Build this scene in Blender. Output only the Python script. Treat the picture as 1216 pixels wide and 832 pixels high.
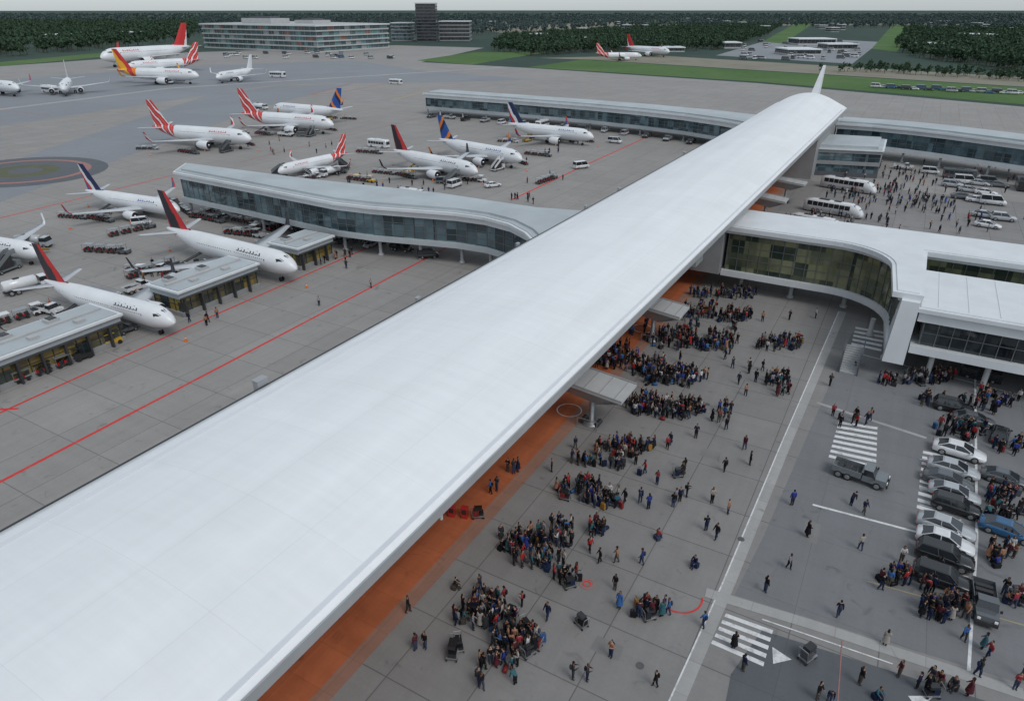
import bpy, bmesh, math, random
import numpy as np
from mathutils import Vector, Matrix
random.seed(7); rng=np.random.default_rng(7)
S=bpy.context.scene
for o in list(bpy.data.objects): bpy.data.objects.remove(o)
# ---------------------------------------------------------------- camera calibration
# world: +Y runs along the terminal, +X to its right, metres. Camera 42 m above the apron.
H=42.0; F=810.0; PITCH=math.atan(404/810); YAW=math.radians(29.74)
cy,sy=math.cos(YAW),math.sin(YAW); cp,sp=math.cos(PITCH),math.sin(PITCH)
def G(u,v,h=0.0):
    """photogrammetry: survey point of the photograph -> world XY on the level plane z=h"""
    a=u-608; b=416-v
    f=F*cp+b*sp; z=b*cp-F*sp
    t=(h-H)/z
    return ((a*cy-f*sy)*t,(a*sy+f*cy)*t)
cam=bpy.data.cameras.new("camera"); co=bpy.data.objects.new("camera",cam); S.collection.objects.link(co)
co.location=(0,0,H); co.rotation_euler=(math.pi/2-PITCH,0,YAW)
cam.sensor_width=36; cam.lens=F/1216*36; cam.clip_end=60000; cam.clip_start=0.5
S.camera=co
S.view_settings.view_transform='Standard'; S.view_settings.look='None'; S.view_settings.exposure=0
# ---------------------------------------------------------------- light
w=bpy.data.worlds.new("World"); S.world=w; w.use_nodes=True
nt=w.node_tree; nt.nodes.clear()
sk=nt.nodes.new('ShaderNodeTexSky'); sk.sky_type='NISHITA'; sk.sun_disc=False
EL=math.radians(52); AZ=math.radians(115)
sk.sun_elevation=EL; sk.sun_rotation=AZ; sk.air_density=1.0; sk.dust_density=1.0; sk.ozone_density=2.0
hs=nt.nodes.new('ShaderNodeHueSaturation'); hs.inputs['Saturation'].default_value=0.48
veil=nt.nodes.new('ShaderNodeMix'); veil.data_type='RGBA'; veil.inputs[0].default_value=0.5; veil.inputs[7].default_value=(3.9,4.45,4.85,1)
bg=nt.nodes.new('ShaderNodeBackground'); bg.inputs[1].default_value=0.145
wo=nt.nodes.new('ShaderNodeOutputWorld')
nt.links.new(sk.outputs[0],hs.inputs['Color']); nt.links.new(hs.outputs[0],veil.inputs[6]); nt.links.new(veil.outputs[2],bg.inputs[0]); nt.links.new(bg.outputs[0],wo.inputs[0])
sl=bpy.data.lights.new("sun",'SUN'); sl.energy=1.2; sl.angle=math.radians(26); sl.color=(1,0.975,0.94)
so=bpy.data.objects.new("sun",sl); S.collection.objects.link(so)
sd=Vector((math.sin(AZ)*math.cos(EL),math.cos(AZ)*math.cos(EL),math.sin(EL)))
so.rotation_euler=sd.to_track_quat('Z','Y').to_euler(); so.location=(0,0,100)
# ---------------------------------------------------------------- material helpers
class N:
    def __init__(s,name):
        s.mat=bpy.data.materials.new(name); s.mat.use_nodes=True; s.t=s.mat.node_tree
        s.p=s.t.nodes['Principled BSDF']
    def n(s,typ,**k):
        x=s.t.nodes.new(typ)
        for a,b in k.items(): setattr(x,a,b)
        return x
    def put(s,sock,val):
        if isinstance(val,bpy.types.NodeSocket): s.t.links.new(val,sock)
        else: sock.default_value=val
    def math(s,op,a,b=0.0,c=None,clamp=False):
        x=s.n('ShaderNodeMath',operation=op,use_clamp=clamp); s.put(x.inputs[0],a); s.put(x.inputs[1],b)
        if c is not None: s.put(x.inputs[2],c)
        return x.outputs[0]
    def vm(s,op,a,b=(0,0,0)):
        x=s.n('ShaderNodeVectorMath',operation=op); s.put(x.inputs[0],a); s.put(x.inputs[1],b); return x.outputs[0]
    def pos(s): return s.n('ShaderNodeNewGeometry').outputs['Position']
    def obj(s): return s.n('ShaderNodeTexCoord').outputs['Object']
    def noise(s,vec,scale,detail=4,rough=0.55,dist=0):
        x=s.n('ShaderNodeTexNoise'); s.put(x.inputs['Vector'],vec); x.inputs['Scale'].default_value=scale
        x.inputs['Detail'].default_value=detail; x.inputs['Roughness'].default_value=rough; x.inputs['Distortion'].default_value=dist
        return x.outputs['Fac']
    def ramp(s,fac,stops,interp='LINEAR'):
        x=s.n('ShaderNodeValToRGB'); s.put(x.inputs[0],fac); r=x.color_ramp; r.interpolation=interp
        while len(r.elements)<len(stops): r.elements.new(0.5)
        for e,(p,c) in zip(r.elements,stops):
            e.position=p; e.color=(c[0],c[1],c[2],1) if hasattr(c,'__len__') else (c,c,c,1)
        return x.outputs['Color']
    def mix(s,fac,a,b,mode='MIX'):
        x=s.n('ShaderNodeMix',data_type='RGBA',blend_type=mode)
        s.put(x.inputs[0],fac)
        s.put(x.inputs[6],a if isinstance(a,bpy.types.NodeSocket) else (*a,1)); s.put(x.inputs[7],b if isinstance(b,bpy.types.NodeSocket) else (*b,1))
        return x.outputs[2]
    def sep(s,v):
        x=s.n('ShaderNodeSeparateXYZ'); s.put(x.inputs[0],v); return x.outputs
    def done(s,col,rough=0.8,metal=0.0,spec=0.5):
        s.put(s.p.inputs['Base Color'],col if isinstance(col,bpy.types.NodeSocket) else (*col,1))
        s.put(s.p.inputs['Roughness'],rough); s.p.inputs['Metallic'].default_value=metal
        s.p.inputs['Specular IOR Level'].default_value=spec
        return s.mat
def simple(name,c,rough=0.6,metal=0.0,var=0.15,scale=1.5,spec=0.5):
    m=N(name); f=m.noise(m.obj(),scale,4)
    return m.done(m.ramp(f,[(0.25,[x*(1-var) for x in c]),(0.75,[min(1,x*(1+var)) for x in c])]),rough,metal,spec)
def paving(name,c,size=6.0,jw=0.012,jdark=0.62,slab=0.05,stain=0.22,streak=0.12):
    m=N(name); p=m.pos()
    q=m.vm('MULTIPLY',p,(1/size,1/size,0)); fl=m.vm('FLOOR',m.vm('ADD',q,(0.001,0.001,0.5)))
    wn=m.n('ShaderNodeTexWhiteNoise',noise_dimensions='3D'); m.put(wn.inputs['Vector'],fl)
    slabf=m.math('MULTIPLY_ADD',wn.outputs['Value'],2*slab,1-slab)
    fr=m.sep(m.vm('FRACTION',q))
    jx=m.math('LESS_THAN',fr[0],jw); jy=m.math('LESS_THAN',fr[1],jw); j=m.math('MAXIMUM',jx,jy)
    jf=m.math('MULTIPLY_ADD',j,-(1-jdark),1.0)
    big=m.noise(p,0.018,5,0.6,0.4); sb=m.math('MULTIPLY_ADD',big,stain*1.2,1-stain*0.6)
    mid=m.noise(p,0.22,6,0.65,0.8); smid=m.math('MULTIPLY_ADD',mid,stain,1-stain*0.5)
    st=m.noise(m.vm('MULTIPLY',p,(0.9,0.035,1)),1.0,5,0.6); ss=m.math('MULTIPLY_ADD',st,streak*2,1-streak)
    st2=m.noise(m.vm('MULTIPLY',p,(0.03,0.7,1)),1.0,5,0.6); ss2=m.math('MULTIPLY_ADD',st2,streak*1.6,1-streak*0.8)
    fine=m.noise(p,3.5,5,0.7); sf=m.math('MULTIPLY_ADD',fine,0.24,0.88)
    oil=m.noise(p,0.55,3,0.5,1.2)
    mr=m.n('ShaderNodeMapRange'); m.put(mr.inputs[0],oil); mr.inputs[1].default_value=0.64; mr.inputs[2].default_value=0.78; mr.inputs[3].default_value=1; mr.inputs[4].default_value=0.66
    k=slabf
    for x in (jf,sb,smid,ss,ss2,sf,mr.outputs[0]): k=m.math('MULTIPLY',k,x)
    col=m.vm('SCALE',tuple(c)); sc=m.t.nodes[-1]; m.put(sc.inputs['Scale'],k)
    return m.done(col,m.math('MULTIPLY_ADD',mid,0.25,0.6),0,0.3)
def worn(name,c,under,wear=0.5):
    m=N(name); p=m.pos(); f=m.noise(p,1.3,6,0.75,0.4)
    k=m.ramp(f,[(0.36,0.3),(0.5,1.0)])
    return m.done(m.mix(m.math('MULTIPLY',k,wear+0.35,clamp=True),under,c),0.75)
M={}
M['apron']=paving('apron_concrete',(0.275,0.262,0.248),7.5,0.014,0.62,0.045,0.26)
M['plaza']=paving('plaza_concrete',(0.228,0.22,0.213),6.0,0.015,0.56,0.045,0.28)
M['asph']=paving('asphalt',(0.105,0.112,0.122),12,0.004,0.8,0.015,0.25)
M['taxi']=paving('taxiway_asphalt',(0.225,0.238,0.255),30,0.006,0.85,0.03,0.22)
M['orange']=paving('orange_paving',(0.42,0.125,0.052),3.0,0.012,0.7,0.07,0.65,streak=0.25)
M['orange2']=paving('faded_orange_paving',(0.30,0.165,0.12),3.0,0.01,0.75,0.05,0.4,streak=0.2)
M['lightstrip']=paving('pale_paving',(0.34,0.335,0.325),3,0.02,0.8,0.06,0.25)
M['white']=worn('white_road_paint',(0.68,0.69,0.69),(0.3,0.3,0.3),0.6)
M['red']=worn('red_road_paint',(0.6,0.03,0.028),(0.42,0.12,0.10),0.65)
M['redpale']=worn('faded_red_paint',(0.36,0.12,0.10),(0.24,0.22,0.21),0.4)
M['yellow']=worn('yellow_road_paint',(0.4,0.32,0.16),(0.24,0.23,0.2),0.4)
def greenery(name,a,b,c,sc=0.01):
    m=N(name); p=m.pos(); f=m.noise(p,sc,7,0.65,0.5)
    f2=m.noise(p,sc*18,4,0.6)
    col=m.mix(0.35,m.ramp(f,[(0.3,a),(0.5,b),(0.7,c)]),m.ramp(f2,[(0.3,a),(0.7,c)]))
    return m.done(col,0.95,0,0.1)
M['hazed_land']=greenery('hazed_land',(0.035,0.06,0.052),(0.046,0.075,0.062),(0.068,0.098,0.077),0.002)  # ground greens lightened towards blue, distance haze put into the colour
M['grass']=greenery('mown_grass',(0.055,0.12,0.04),(0.08,0.155,0.05),(0.13,0.185,0.08),0.012)
M['tan']=greenery('dry_verge',(0.2,0.18,0.14),(0.28,0.26,0.22),(0.2,0.21,0.15),0.02)
# ---------------------------------------------------------------- mesh builder
class MB:
    def __init__(s): s.v=[];s.f=[];s.m=[];s.s=[]
    def add(s,vs,fs,m=0,smooth=False):
        o=len(s.v); s.v.extend([tuple(p) for p in vs]); s.f.extend([tuple(i+o for i in f) for f in fs])
        s.m.extend([m]*len(fs)); s.s.extend([smooth]*len(fs))
    def box(s,x0,x1,y0,y1,z0,z1,m=0):
        s.add([(x0,y0,z0),(x1,y0,z0),(x1,y1,z0),(x0,y1,z0),(x0,y0,z1),(x1,y0,z1),(x1,y1,z1),(x0,y1,z1)],
              [(3,2,1,0),(4,5,6,7),(0,1,5,4),(1,2,6,5),(2,3,7,6),(3,0,4,7)],m)
    def hexa(s,v,m=0): s.add(v,[(3,2,1,0),(4,5,6,7),(0,1,5,4),(1,2,6,5),(2,3,7,6),(3,0,4,7)],m)
    def obox(s,c,t,hl,hd,z0,z1,m=0):
        tx,ty=t; nx,ny=-ty,tx; x,y=c
        P=[(x-tx*hl-nx*hd,y-ty*hl-ny*hd),(x+tx*hl-nx*hd,y+ty*hl-ny*hd),(x+tx*hl+nx*hd,y+ty*hl+ny*hd),(x-tx*hl+nx*hd,y-ty*hl+ny*hd)]
        s.prism(P,z0,z1,m)
    def prism(s,P,z0,z1,m=0,top=None):
        n=len(P); vs=[(x,y,z0) for x,y in P]+[(x,y,z1) for x,y in P]
        s.add(vs,[(i,(i+1)%n,n+(i+1)%n,n+i) for i in range(n)],m)
        s.add([(x,y,z0) for x,y in P],[tuple(range(n))[::-1]],m)
        s.add([(x,y,z1) for x,y in P],[tuple(range(n))],m if top is None else top)
    def loft(s,rings,m=0,smooth=True,caps=True,capm=None):
        n=len(rings[0]); vs=[p for r in rings for p in r]; fs=[]
        for i in range(len(rings)-1):
            for j in range(n):
                fs.append((i*n+j,i*n+(j+1)%n,(i+1)*n+(j+1)%n,(i+1)*n+j))
        s.add(vs,fs,m,smooth)
        if caps:
            s.add(rings[0],[tuple(range(n))[::-1]],m if capm is None else capm); s.add(rings[-1],[tuple(range(n))],m if capm is None else capm)
    def tube(s,pts,rad,n=8,m=0,smooth=True,capm=None):
        rings=[]
        for i,p in enumerate(pts):
            p=Vector(p); d=(Vector(pts[min(i+1,len(pts)-1)])-Vector(pts[max(i-1,0)])).normalized()
            up=Vector((0,0,1)) if abs(d.z)<0.9 else Vector((1,0,0))
            a=d.cross(up).normalized(); b=d.cross(a)
            r=rad[i] if hasattr(rad,'__len__') else rad
            rings.append([tuple(p+a*r*math.cos(2*math.pi*k/n)+b*r*math.sin(2*math.pi*k/n)) for k in range(n)])
        s.loft(rings,m,smooth,True,capm)
    def ell(s,c,r,m=0,nu=10,nv=7,zmin=-1.0):
        rings=[]
        for i in range(nv+1):
            th=math.pi*i/nv; z=max(math.cos(th),zmin); q=max(math.sin(th),0.02)
            rings.append([(c[0]+r[0]*q*math.cos(2*math.pi*k/nu),c[1]+r[1]*q*math.sin(2*math.pi*k/nu),c[2]+r[2]*z) for k in range(nu)])
        s.loft(rings,m,True,True)
    def mesh(s,name,mats,fix=True):
        me=bpy.data.meshes.new(name); me.from_pydata(s.v,[],s.f)
        for x in mats: me.materials.append(x)
        me.polygons.foreach_set('material_index',s.m); me.polygons.foreach_set('use_smooth',s.s)
        if fix:
            bm=bmesh.new(); bm.from_mesh(me)
            bmesh.ops.recalc_face_normals(bm,faces=bm.faces); bm.to_mesh(me); bm.free()
        me.update(); return me
def link(name,me,parent=None,loc=(0,0,0),rz=0.0,sc=1.0):
    o=bpy.data.objects.new(name,me); S.collection.objects.link(o)
    o.location=loc; o.rotation_euler=(0,0,rz)
    o.scale=(sc,sc,sc) if not hasattr(sc,'__len__') else sc
    if parent: o.parent=parent
    return o
def sheet(name,pts,z,mat):
    me=bpy.data.meshes.new(name); me.from_pydata([(x,y,z) for x,y in pts],[],[tuple(range(len(pts)))]); me.materials.append(mat)
    me.update()
    if me.polygons[0].normal.z<0: me.flip_normals()
    return link(name,me)
def psheet(name,px,z,mat): return sheet(name,[G(u,v) for u,v in px],z,mat)
def strip(name,pts,width,z,mat,px=True):
    P=[Vector(G(*p)) if px else Vector(p) for p in pts]; b=MB()
    L=[];R=[]
    for i,p in enumerate(P):
        d=(P[min(i+1,len(P)-1)]-P[max(i-1,0)]).normalized(); n=Vector((-d.y,d.x))*width/2
        L.append((p+n)); R.append((p-n))
    vs=[(q.x,q.y,z) for q in L]+[(q.x,q.y,z) for q in R]; k=len(P)
    b.add(vs,[(i,i+1,k+i+1,k+i)[::-1] for i in range(k-1)])
    return link(name,b.mesh(name,[mat]))
def ring(name,c,r,wd,z,mat,a0=0,a1=360):
    b=MB(); n=32; vs=[]
    for i in range(n+1):
        a=math.radians(a0+(a1-a0)*i/n)
        vs+=[(c[0]+(r-wd)*math.cos(a),c[1]+(r-wd)*math.sin(a),z),(c[0]+r*math.cos(a),c[1]+r*math.sin(a),z)]
    b.add(vs,[(2*i,2*i+1,2*i+3,2*i+2) for i in range(n)])
    return link(name,b.mesh(name,[mat]))
def crosswalk(c,n,z=0.012,fill=0.5):
    P=[Vector(G(*p)) for p in c]; b=MB()
    for i in range(n):
        a=i/n; e=(i+fill)/n
        q=[P[0].lerp(P[3],a),P[1].lerp(P[2],a),P[1].lerp(P[2],e),P[0].lerp(P[3],e)]
        b.add([(v.x,v.y,z) for v in q],[(3,2,1,0)])
    link('crosswalk',b.mesh('crosswalk',[M['white']]))
# ---------------------------------------------------------------- ground
sheet('ground',[(-40000,-3000),(40000,-3000),(40000,60000),(-40000,60000)],-0.08,M['hazed_land'])
ap=[G(-600,122),G(-250,100),G(0,79),G(240,62),G(470,54),G(575,57),G(500,74),G(630,81),G(900,99),G(1216,127),G(1500,150),(400,-200),(-400,-200)]
sheet('apron',ap,0.0,M['apron'])
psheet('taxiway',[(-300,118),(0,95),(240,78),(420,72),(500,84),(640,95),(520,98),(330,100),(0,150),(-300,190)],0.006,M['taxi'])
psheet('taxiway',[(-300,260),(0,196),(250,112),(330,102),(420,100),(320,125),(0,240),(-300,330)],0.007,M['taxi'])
psheet('grass_strip',[(628,80),(690,71),(1216,104),(1400,115),(1400,140),(1216,124),(900,97)],-0.03,M['grass'])
psheet('service_road',[(640,69),(780,66),(1216,92),(1400,103),(1400,114),(1216,103),(700,71)],-0.05,M['tan'])
psheet('grass_strip',[(495,72),(562,62),(650,62),(560,77)],0.01,M['grass'])
psheet('grass_strip',[(-400,103),(0,74),(225,53),(236,57),(0,79),(-400,112)],-0.02,M['grass'])
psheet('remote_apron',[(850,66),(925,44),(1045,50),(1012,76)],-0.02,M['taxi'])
psheet('grass_strip',[(905,50),(945,28),(965,29),(930,52)],-0.01,M['grass'])
psheet('grass_strip',[(1035,58),(1060,30),(1085,31),(1065,62)],-0.01,M['grass'])
psheet('field',[(560,34),(720,26),(760,29),(600,40)],-0.03,M['tan'])
psheet('field',[(760,24),(1000,21),(1050,24),(800,28)],-0.03,M['grass'])
psheet('field',[(0,32),(150,25),(240,27),(60,36)],-0.03,M['grass'])
psheet('highway',[(600,30),(1216,27.5),(1216,29.5),(600,32)],-0.02,M['tan'])
sheet('plaza',[(-26.1,-60),(120,-60),(120,205),(-26.1,205)],0.005,M['plaza'])
sheet('orange_pavement',[(-41,-60),(-27.1,-60),(-27.9,205),(-41,205)],0.006,M['orange'])
sheet('pavement',[(-27.095,-60),(-26.104,-60),(-26.104,205),(-27.895,205)],0.006,M['orange2'])
psheet('parking_road',[(1012,395),(1216,440),(1400,470),(1400,1000),(1216,812),(872,706),(905,640)],0.010,paving('lot_asphalt',(0.178,0.181,0.186),9,0.006,0.75,0.03,0.24))
psheet('crossing_road',[(905,748),(1216,846),(1300,900),(1200,1000),(830,1000),(868,800)],0.015,M['asph'])
# markings
strip('red_taxi_line',[(-60,603),(0,572),(270,431),(538,290)],0.42,0.012,M['red'])
strip('red_taxi_line',[(-60,517),(0,490),(230,385),(462,283)],0.38,0.012,M['red'])
strip('red_taxi_line',[(606,238),(700,194),(792,152)],0.55,0.012,M['red'])
strip('red_taxi_line',[(-40,270),(0,259),(110,232),(205,208)],0.5,0.012,M['red'])
strip('red_taxi_line',[(285,193),(330,181),(500,140)],0.5,0.012,M['redpale'])
strip('red_taxi_line',[(368,113),(420,98),(470,97)],1.6,0.012,M['redpale'])
strip('red_taxi_line',[(368,113),(410,109),(470,97)],1.4,0.013,M['redpale'])
strip('red_taxi_line',[(0,131),(60,137),(0,144)],0.6,0.012,M['redpale'])
strip('red_taxi_line',[(-40,489),(0,486),(22,485)],0.35,0.014,M['red'])
strip('yellow_taxi_line',[(464,120),(508,107)],1.4,0.012,M['yellow'])
strip('yellow_taxi_line',[(-50,165),(150,130),(470,88)],0.5,0.012,M['yellow'])
strip('yellow_taxi_line',[(120,225),(330,160),(560,110)],0.3,0.012,M['yellow'])
strip('taxi_strip',[(-40,135),(200,105),(600,80)],5,0.009,M['lightstrip'])
g0=G(30,203)
for i,(r,mm) in enumerate([(24,M['asph']),(19,M['redpale']),(17,M['asph']),(10,simple('planting',(0.1,0.11,0.06),0.9,scale=0.3)),(5,M['asph'])]):
    sheet('turning_circle',[(g0[0]+r*math.cos(a/20*math.pi),g0[1]+r*0.85*math.sin(a/20*math.pi)) for a in range(40)],0.014+0.004*i,mm)
strip('pale_lane',[(1001,370),(930,535),(866,690),(800,842)],1.0,0.020,M['lightstrip'])
strip('white_lane_line',[(996,370),(925,533),(859,690),(790,842)],0.12,0.024,M['white'])
strip('pale_lane',[(838,703),(960,740),(1216,824)],1.0,0.028,M['lightstrip'])
strip('white_lane_line',[(905,735),(1060,788)],0.12,0.033,M['white'])
strip('white_lane_line',[(965,599),(1098,634)],0.28,0.024,M['white'])
strip('white_lane_line',[(1158,445),(1160,640),(1150,800)],0.22,0.024,M['white'])
strip('white_lane_line',[(970,478),(1100,520)],0.5,0.024,M['lightstrip'])
strip('white_lane_line',[(1020,420),(1216,470)],0.14,0.024,M['white'])
strip('red_lane_line',[(1000,760),(994,845)],0.08,0.033,M['redpale'])
strip('yellow_lane_line',[(1030,690),(1216,742)],0.12,0.024,M['yellow'])
for v in range(545,690,18): strip('parking_bay_line',[(1092,v),(1150,v+14)],0.1,0.024,M['white'])
crosswalk([(862,728),(918,748),(905,796),(842,768)],5,0.026)
crosswalk([(996,500),(1042,507),(1040,560),(983,546)],8,0.026)
crosswalk([(1016,388),(1050,394),(1046,420),(1010,412)],5,0.026)
crosswalk([(1096,535),(1120,540),(1112,615),(1088,607)],10,0.026)
a=[G(917,768),G(940,783),G(918,788)]; sheet('road_arrow',a,0.04,M['white'])
a=[G(1078,826),G(1110,826),G(1090,842)]; sheet('road_arrow',a,0.04,M['white'])
ring('red_curve_mark',G(806,706),1.9,0.15,0.03,M['red'],-100,20)
c=G(697,693); ring('painted_disc',c,0.62,0.14,0.03,M['redpale']); ring('painted_disc',c,0.36,0.14,0.03,M['red'])
for p in [(676,487),(763,390)]: ring('stand_circle',G(*p),1.5,0.14,0.03,M['white'])
pm_=paving('patched_concrete',(0.2,0.195,0.19),9,0.0,1,0.02,0.3)
for u,v,a_,b_ in [(700,770,2.2,1.4),(830,540,2,1.5),(950,640,1.4,3),(300,470,6,3),(200,520,3,7),(420,400,5,3),(880,450,2,3)]:
    x,y=G(u,v); sheet('repair_patch',[(x,y),(x+a_,y+.05),(x+a_-.05,y+b_),(x+.04,y+b_)],0.018 if u>560 else .009,pm_)
ci=simple('cast_iron',(.11,.11,.11),.6,.3)
for u,v in [(760,790),(880,640),(840,480)]: ring('manhole_cover',G(u,v),.3,.3,.034,ci)
# ---------------------------------------------------------------- structure materials
m=N('white_roof'); p=m.pos(); xyz=m.sep(p)
jy=m.math('LESS_THAN',m.math('FRACT',m.math('MULTIPLY',xyz[1],1/7.0)),0.006)
jx=m.math('LESS_THAN',m.math('FRACT',m.math('MULTIPLY',xyz[0],1/5.1)),0.010)
fl=m.vm('FLOOR',m.vm('MULTIPLY',p,(1/5.1,1/7.0,0))); wn=m.n('ShaderNodeTexWhiteNoise',noise_dimensions='3D'); m.put(wn.inputs['Vector'],fl)
f=m.noise(m.vm('MULTIPLY',p,(0.5,0.02,0.5)),1.0,6,0.6); f2=m.noise(p,0.12,6,0.6,0.5); f3=m.noise(m.vm('MULTIPLY',p,(0.08,1.2,1)),1.0,5,0.65)
k=m.math('MULTIPLY_ADD',f,0.18,0.91); k=m.math('MULTIPLY',k,m.math('MULTIPLY_ADD',f2,0.14,0.93)); k=m.math('MULTIPLY',k,m.math('MULTIPLY_ADD',f3,0.12,0.94))
k=m.math('MULTIPLY',k,m.math('MULTIPLY_ADD',jy,-0.08,1.0)); k=m.math('MULTIPLY',k,m.math('MULTIPLY_ADD',jx,-0.07,1.0)); k=m.math('MULTIPLY',k,m.math('MULTIPLY_ADD',wn.outputs['Value'],0.03,0.985))
col=m.vm('SCALE',(0.76,0.775,0.785)); m.put(m.t.nodes[-1].inputs['Scale'],k)
M['roof']=m.done(col,0.5,0,0.35)
M['rib']=simple('roof_rib',(0.68,0.70,0.725),0.5,0,0.05,0.2)
M['fascia']=simple('grey_fascia',(0.33,0.34,0.35),0.5,0,0.1,0.3)
M['wall']=simple('grey_wall',(0.27,0.275,0.28),0.7,0,0.1,0.3)
M['dwall']=simple('dark_wall',(0.09,0.095,0.11),0.7,0,0.15,0.3)
M['owall']=simple('orange_wall',(0.34,0.11,0.05),0.7,0,0.2,0.3)
M['conc']=simple('pale_concrete',(0.42,0.43,0.43),0.7,0,0.1,0.25)
M['wpanel']=simple('white_panel',(0.66,0.685,0.70),0.45,0,0.07,0.3)
M['gpanel']=simple('grey_roof_panel',(0.40,0.44,0.455),0.5,0,0.14,0.15)
M['steel']=simple('steel',(0.35,0.36,0.37),0.4,0.5,0.1,1)
M['frame']=simple('window_frame',(0.16,0.17,0.17),0.4,0.3,0.1,1)
M['dark']=simple('dark_trim',(0.04,0.042,0.045),0.5,0,0.2,1)
def glassmat(name,a,b,sz=(1/2.0,1/2.0,1/2.2),lit=0.3):
    m=N(name); p=m.pos(); fl=m.vm('FLOOR',m.vm('MULTIPLY',p,sz))
    wn=m.n('ShaderNodeTexWhiteNoise',noise_dimensions='3D'); m.put(wn.inputs['Vector'],fl)
    nz=m.noise(p,0.35,4)
    k=m.math('MULTIPLY',wn.outputs['Value'],m.math('MULTIPLY_ADD',nz,1.2,0.2),clamp=True)
    return m.done(m.ramp(k,[(0.1,a),(1-lit*0.6,b)]),0.06,0.0,0.7)
M['glassR']=glassmat('pier_glass',(0.03,0.045,0.035),(0.22,0.23,0.13))
M['glassB']=glassmat('teal_glass',(0.02,0.04,0.05),(0.13,0.2,0.225))
M['glassD']=glassmat('dark_glass',(0.008,0.012,0.015),(0.04,0.05,0.055))
M['glassY']=glassmat('gate_glass',(0.02,0.04,0.045),(0.36,0.27,0.06),lit=0.15)
def offset(P,d):
    A=sum(P[i][0]*P[(i+1)%len(P)][1]-P[(i+1)%len(P)][0]*P[i][1] for i in range(len(P)))
    sg=1 if A>0 else -1; out=[]; n=len(P)
    for i in range(n):
        a,b,c=Vector(P[i-1]),Vector(P[i]),Vector(P[(i+1)%n])
        d1=(b-a).normalized(); d2=(c-b).normalized()
        n1=Vector((d1.y,-d1.x))*sg; n2=Vector((d2.y,-d2.x))*sg
        bis=(n1+n2); 
        if bis.length<1e-4: bis=n1
        bis.normalize(); kk=d/max(0.4,bis.dot(n1)); q=b+bis*kk; out.append((q.x,q.y))
    return out
def empty(name):
    e=bpy.data.objects.new(name,None); e.empty_display_size=1; S.collection.objects.link(e); return e
def band_building(name,P,levels,roofm,roofz,over=0.6,mull=2.0,mullm=None,cols=None,lip=0.5,colz=None,crown=0.0):
    e=empty(name); b=MB(); mats=[]
    for (z0,z1,mt,ins) in levels:
        if mt not in mats: mats.append(mt)
        b.prism(offset(P,-ins) if ins else P,z0,z1,mats.index(mt))
    link('walls',b.mesh(name+'_walls',mats),e)
    r=MB(); r.prism(offset(P,over),roofz,roofz+lip,0)
    r.prism(offset(P,over-0.5),roofz+lip+0.002,roofz+lip+0.14,1)
    if crown: r.prism(offset(P,over-1.6),roofz+lip+0.142,roofz+lip+crown,1)
    link('roof',r.mesh(name+'_roof',[M['wpanel'],roofm]),e)
    if mull:
        q=MB()
        for (z0,z1,mt,ins) in levels:
            if mt.name.find('glass')<0: continue
            PP=offset(P,-ins); n=len(PP)
            for i in range(n):
                a,c=Vector(PP[i]),Vector(PP[(i+1)%n]); L=(c-a).length
                if L<0.5: continue
                k=max(1,int(L/mull)); t=(c-a)/L
                for j in range(k+1):
                    pt=a+t*L*j/k; q.obox((pt.x,pt.y),(t.x,t.y),0.05,0.09,z0,z1,0)
                mid=(a+c)/2
                if z1-z0>2:
                    for fr_ in ((0.33,0.66) if z1-z0>3.5 else (0.5,)):
                        zz=z0+(z1-z0)*fr_; q.obox((mid.x,mid.y),(t.x,t.y),L/2,0.05,zz-0.05,zz+0.05,0)
        if q.v: link('mullions',q.mesh(name+'_mullions',[mullm or M['frame']],False),e)
    if cols:
        q=MB()
        for (x,y) in cols:
            q.tube([(x,y,0),(x,y,0.3),(x,y,0.3),(x,y,colz)],[0.55,0.55,0.33,0.33],12,0)
        link('columns',q.mesh(name+'_columns',[M['conc']]),e)
    return e
# ---------------------------------------------------------------- main terminal
e=empty('terminal_building')
XL,XR,Y0,Y1=-42.4,-20.9,-60,252; RZ=14.0
def rise(y):
    k=min(1,max(0,(y-60)/170)); return 1.5+3.2*k*k
def rz_at(x,y):
    u=((x-XL)/(XR-XL)-0.5)*2; return RZ+rise(y)*(1-u*u)
b=MB(); nn=28
xs_=[XL+(XR-XL)*i/nn for i in range(nn+1)]
bot=[(XR,RZ-0.3),(XR-1.2,RZ-0.6),(XL+1.2,RZ-0.6),(XL,RZ-0.3)]
ys=list(np.linspace(Y0,Y1-8,60))+[Y1-6,Y1-4,Y1-2,Y1-0.8,Y1]
rings=[]
for y in ys:
    k=max(0,(y-(Y1-8))/8)
    rings.append([(x,y,RZ+(rz_at(x,y)-RZ)*(1-0.35*k*k)) for x in xs_]+[(x,y,z) for x,z in bot])
b.loft(rings,0,True,True,1)
me=b.mesh('terminal_roof',[M['roof'],M['fascia']])
link('roof',me,e)
b=MB()
for x,wd,h in [(-40.3,0.45,0.05),(-21.5,0.3,0.05)]:
    for i in range(40):
        ya,yb=-60+i*7.55,-60+(i+1)*7.55
        za,zb=rz_at(x,ya),rz_at(x,yb)
        b.hexa([(x-wd/2,ya,za-.15),(x+wd/2,ya,za-.15),(x+wd/2,yb,zb-.15),(x-wd/2,yb,zb-.15),(x-wd/2,ya,za+h),(x+wd/2,ya,za+h+.04),(x+wd/2,yb,zb+h+.04),(x-wd/2,yb,zb+h)],0)
link('roof_ribs',b.mesh('roof_ribs',[M['rib']]),e)
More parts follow.
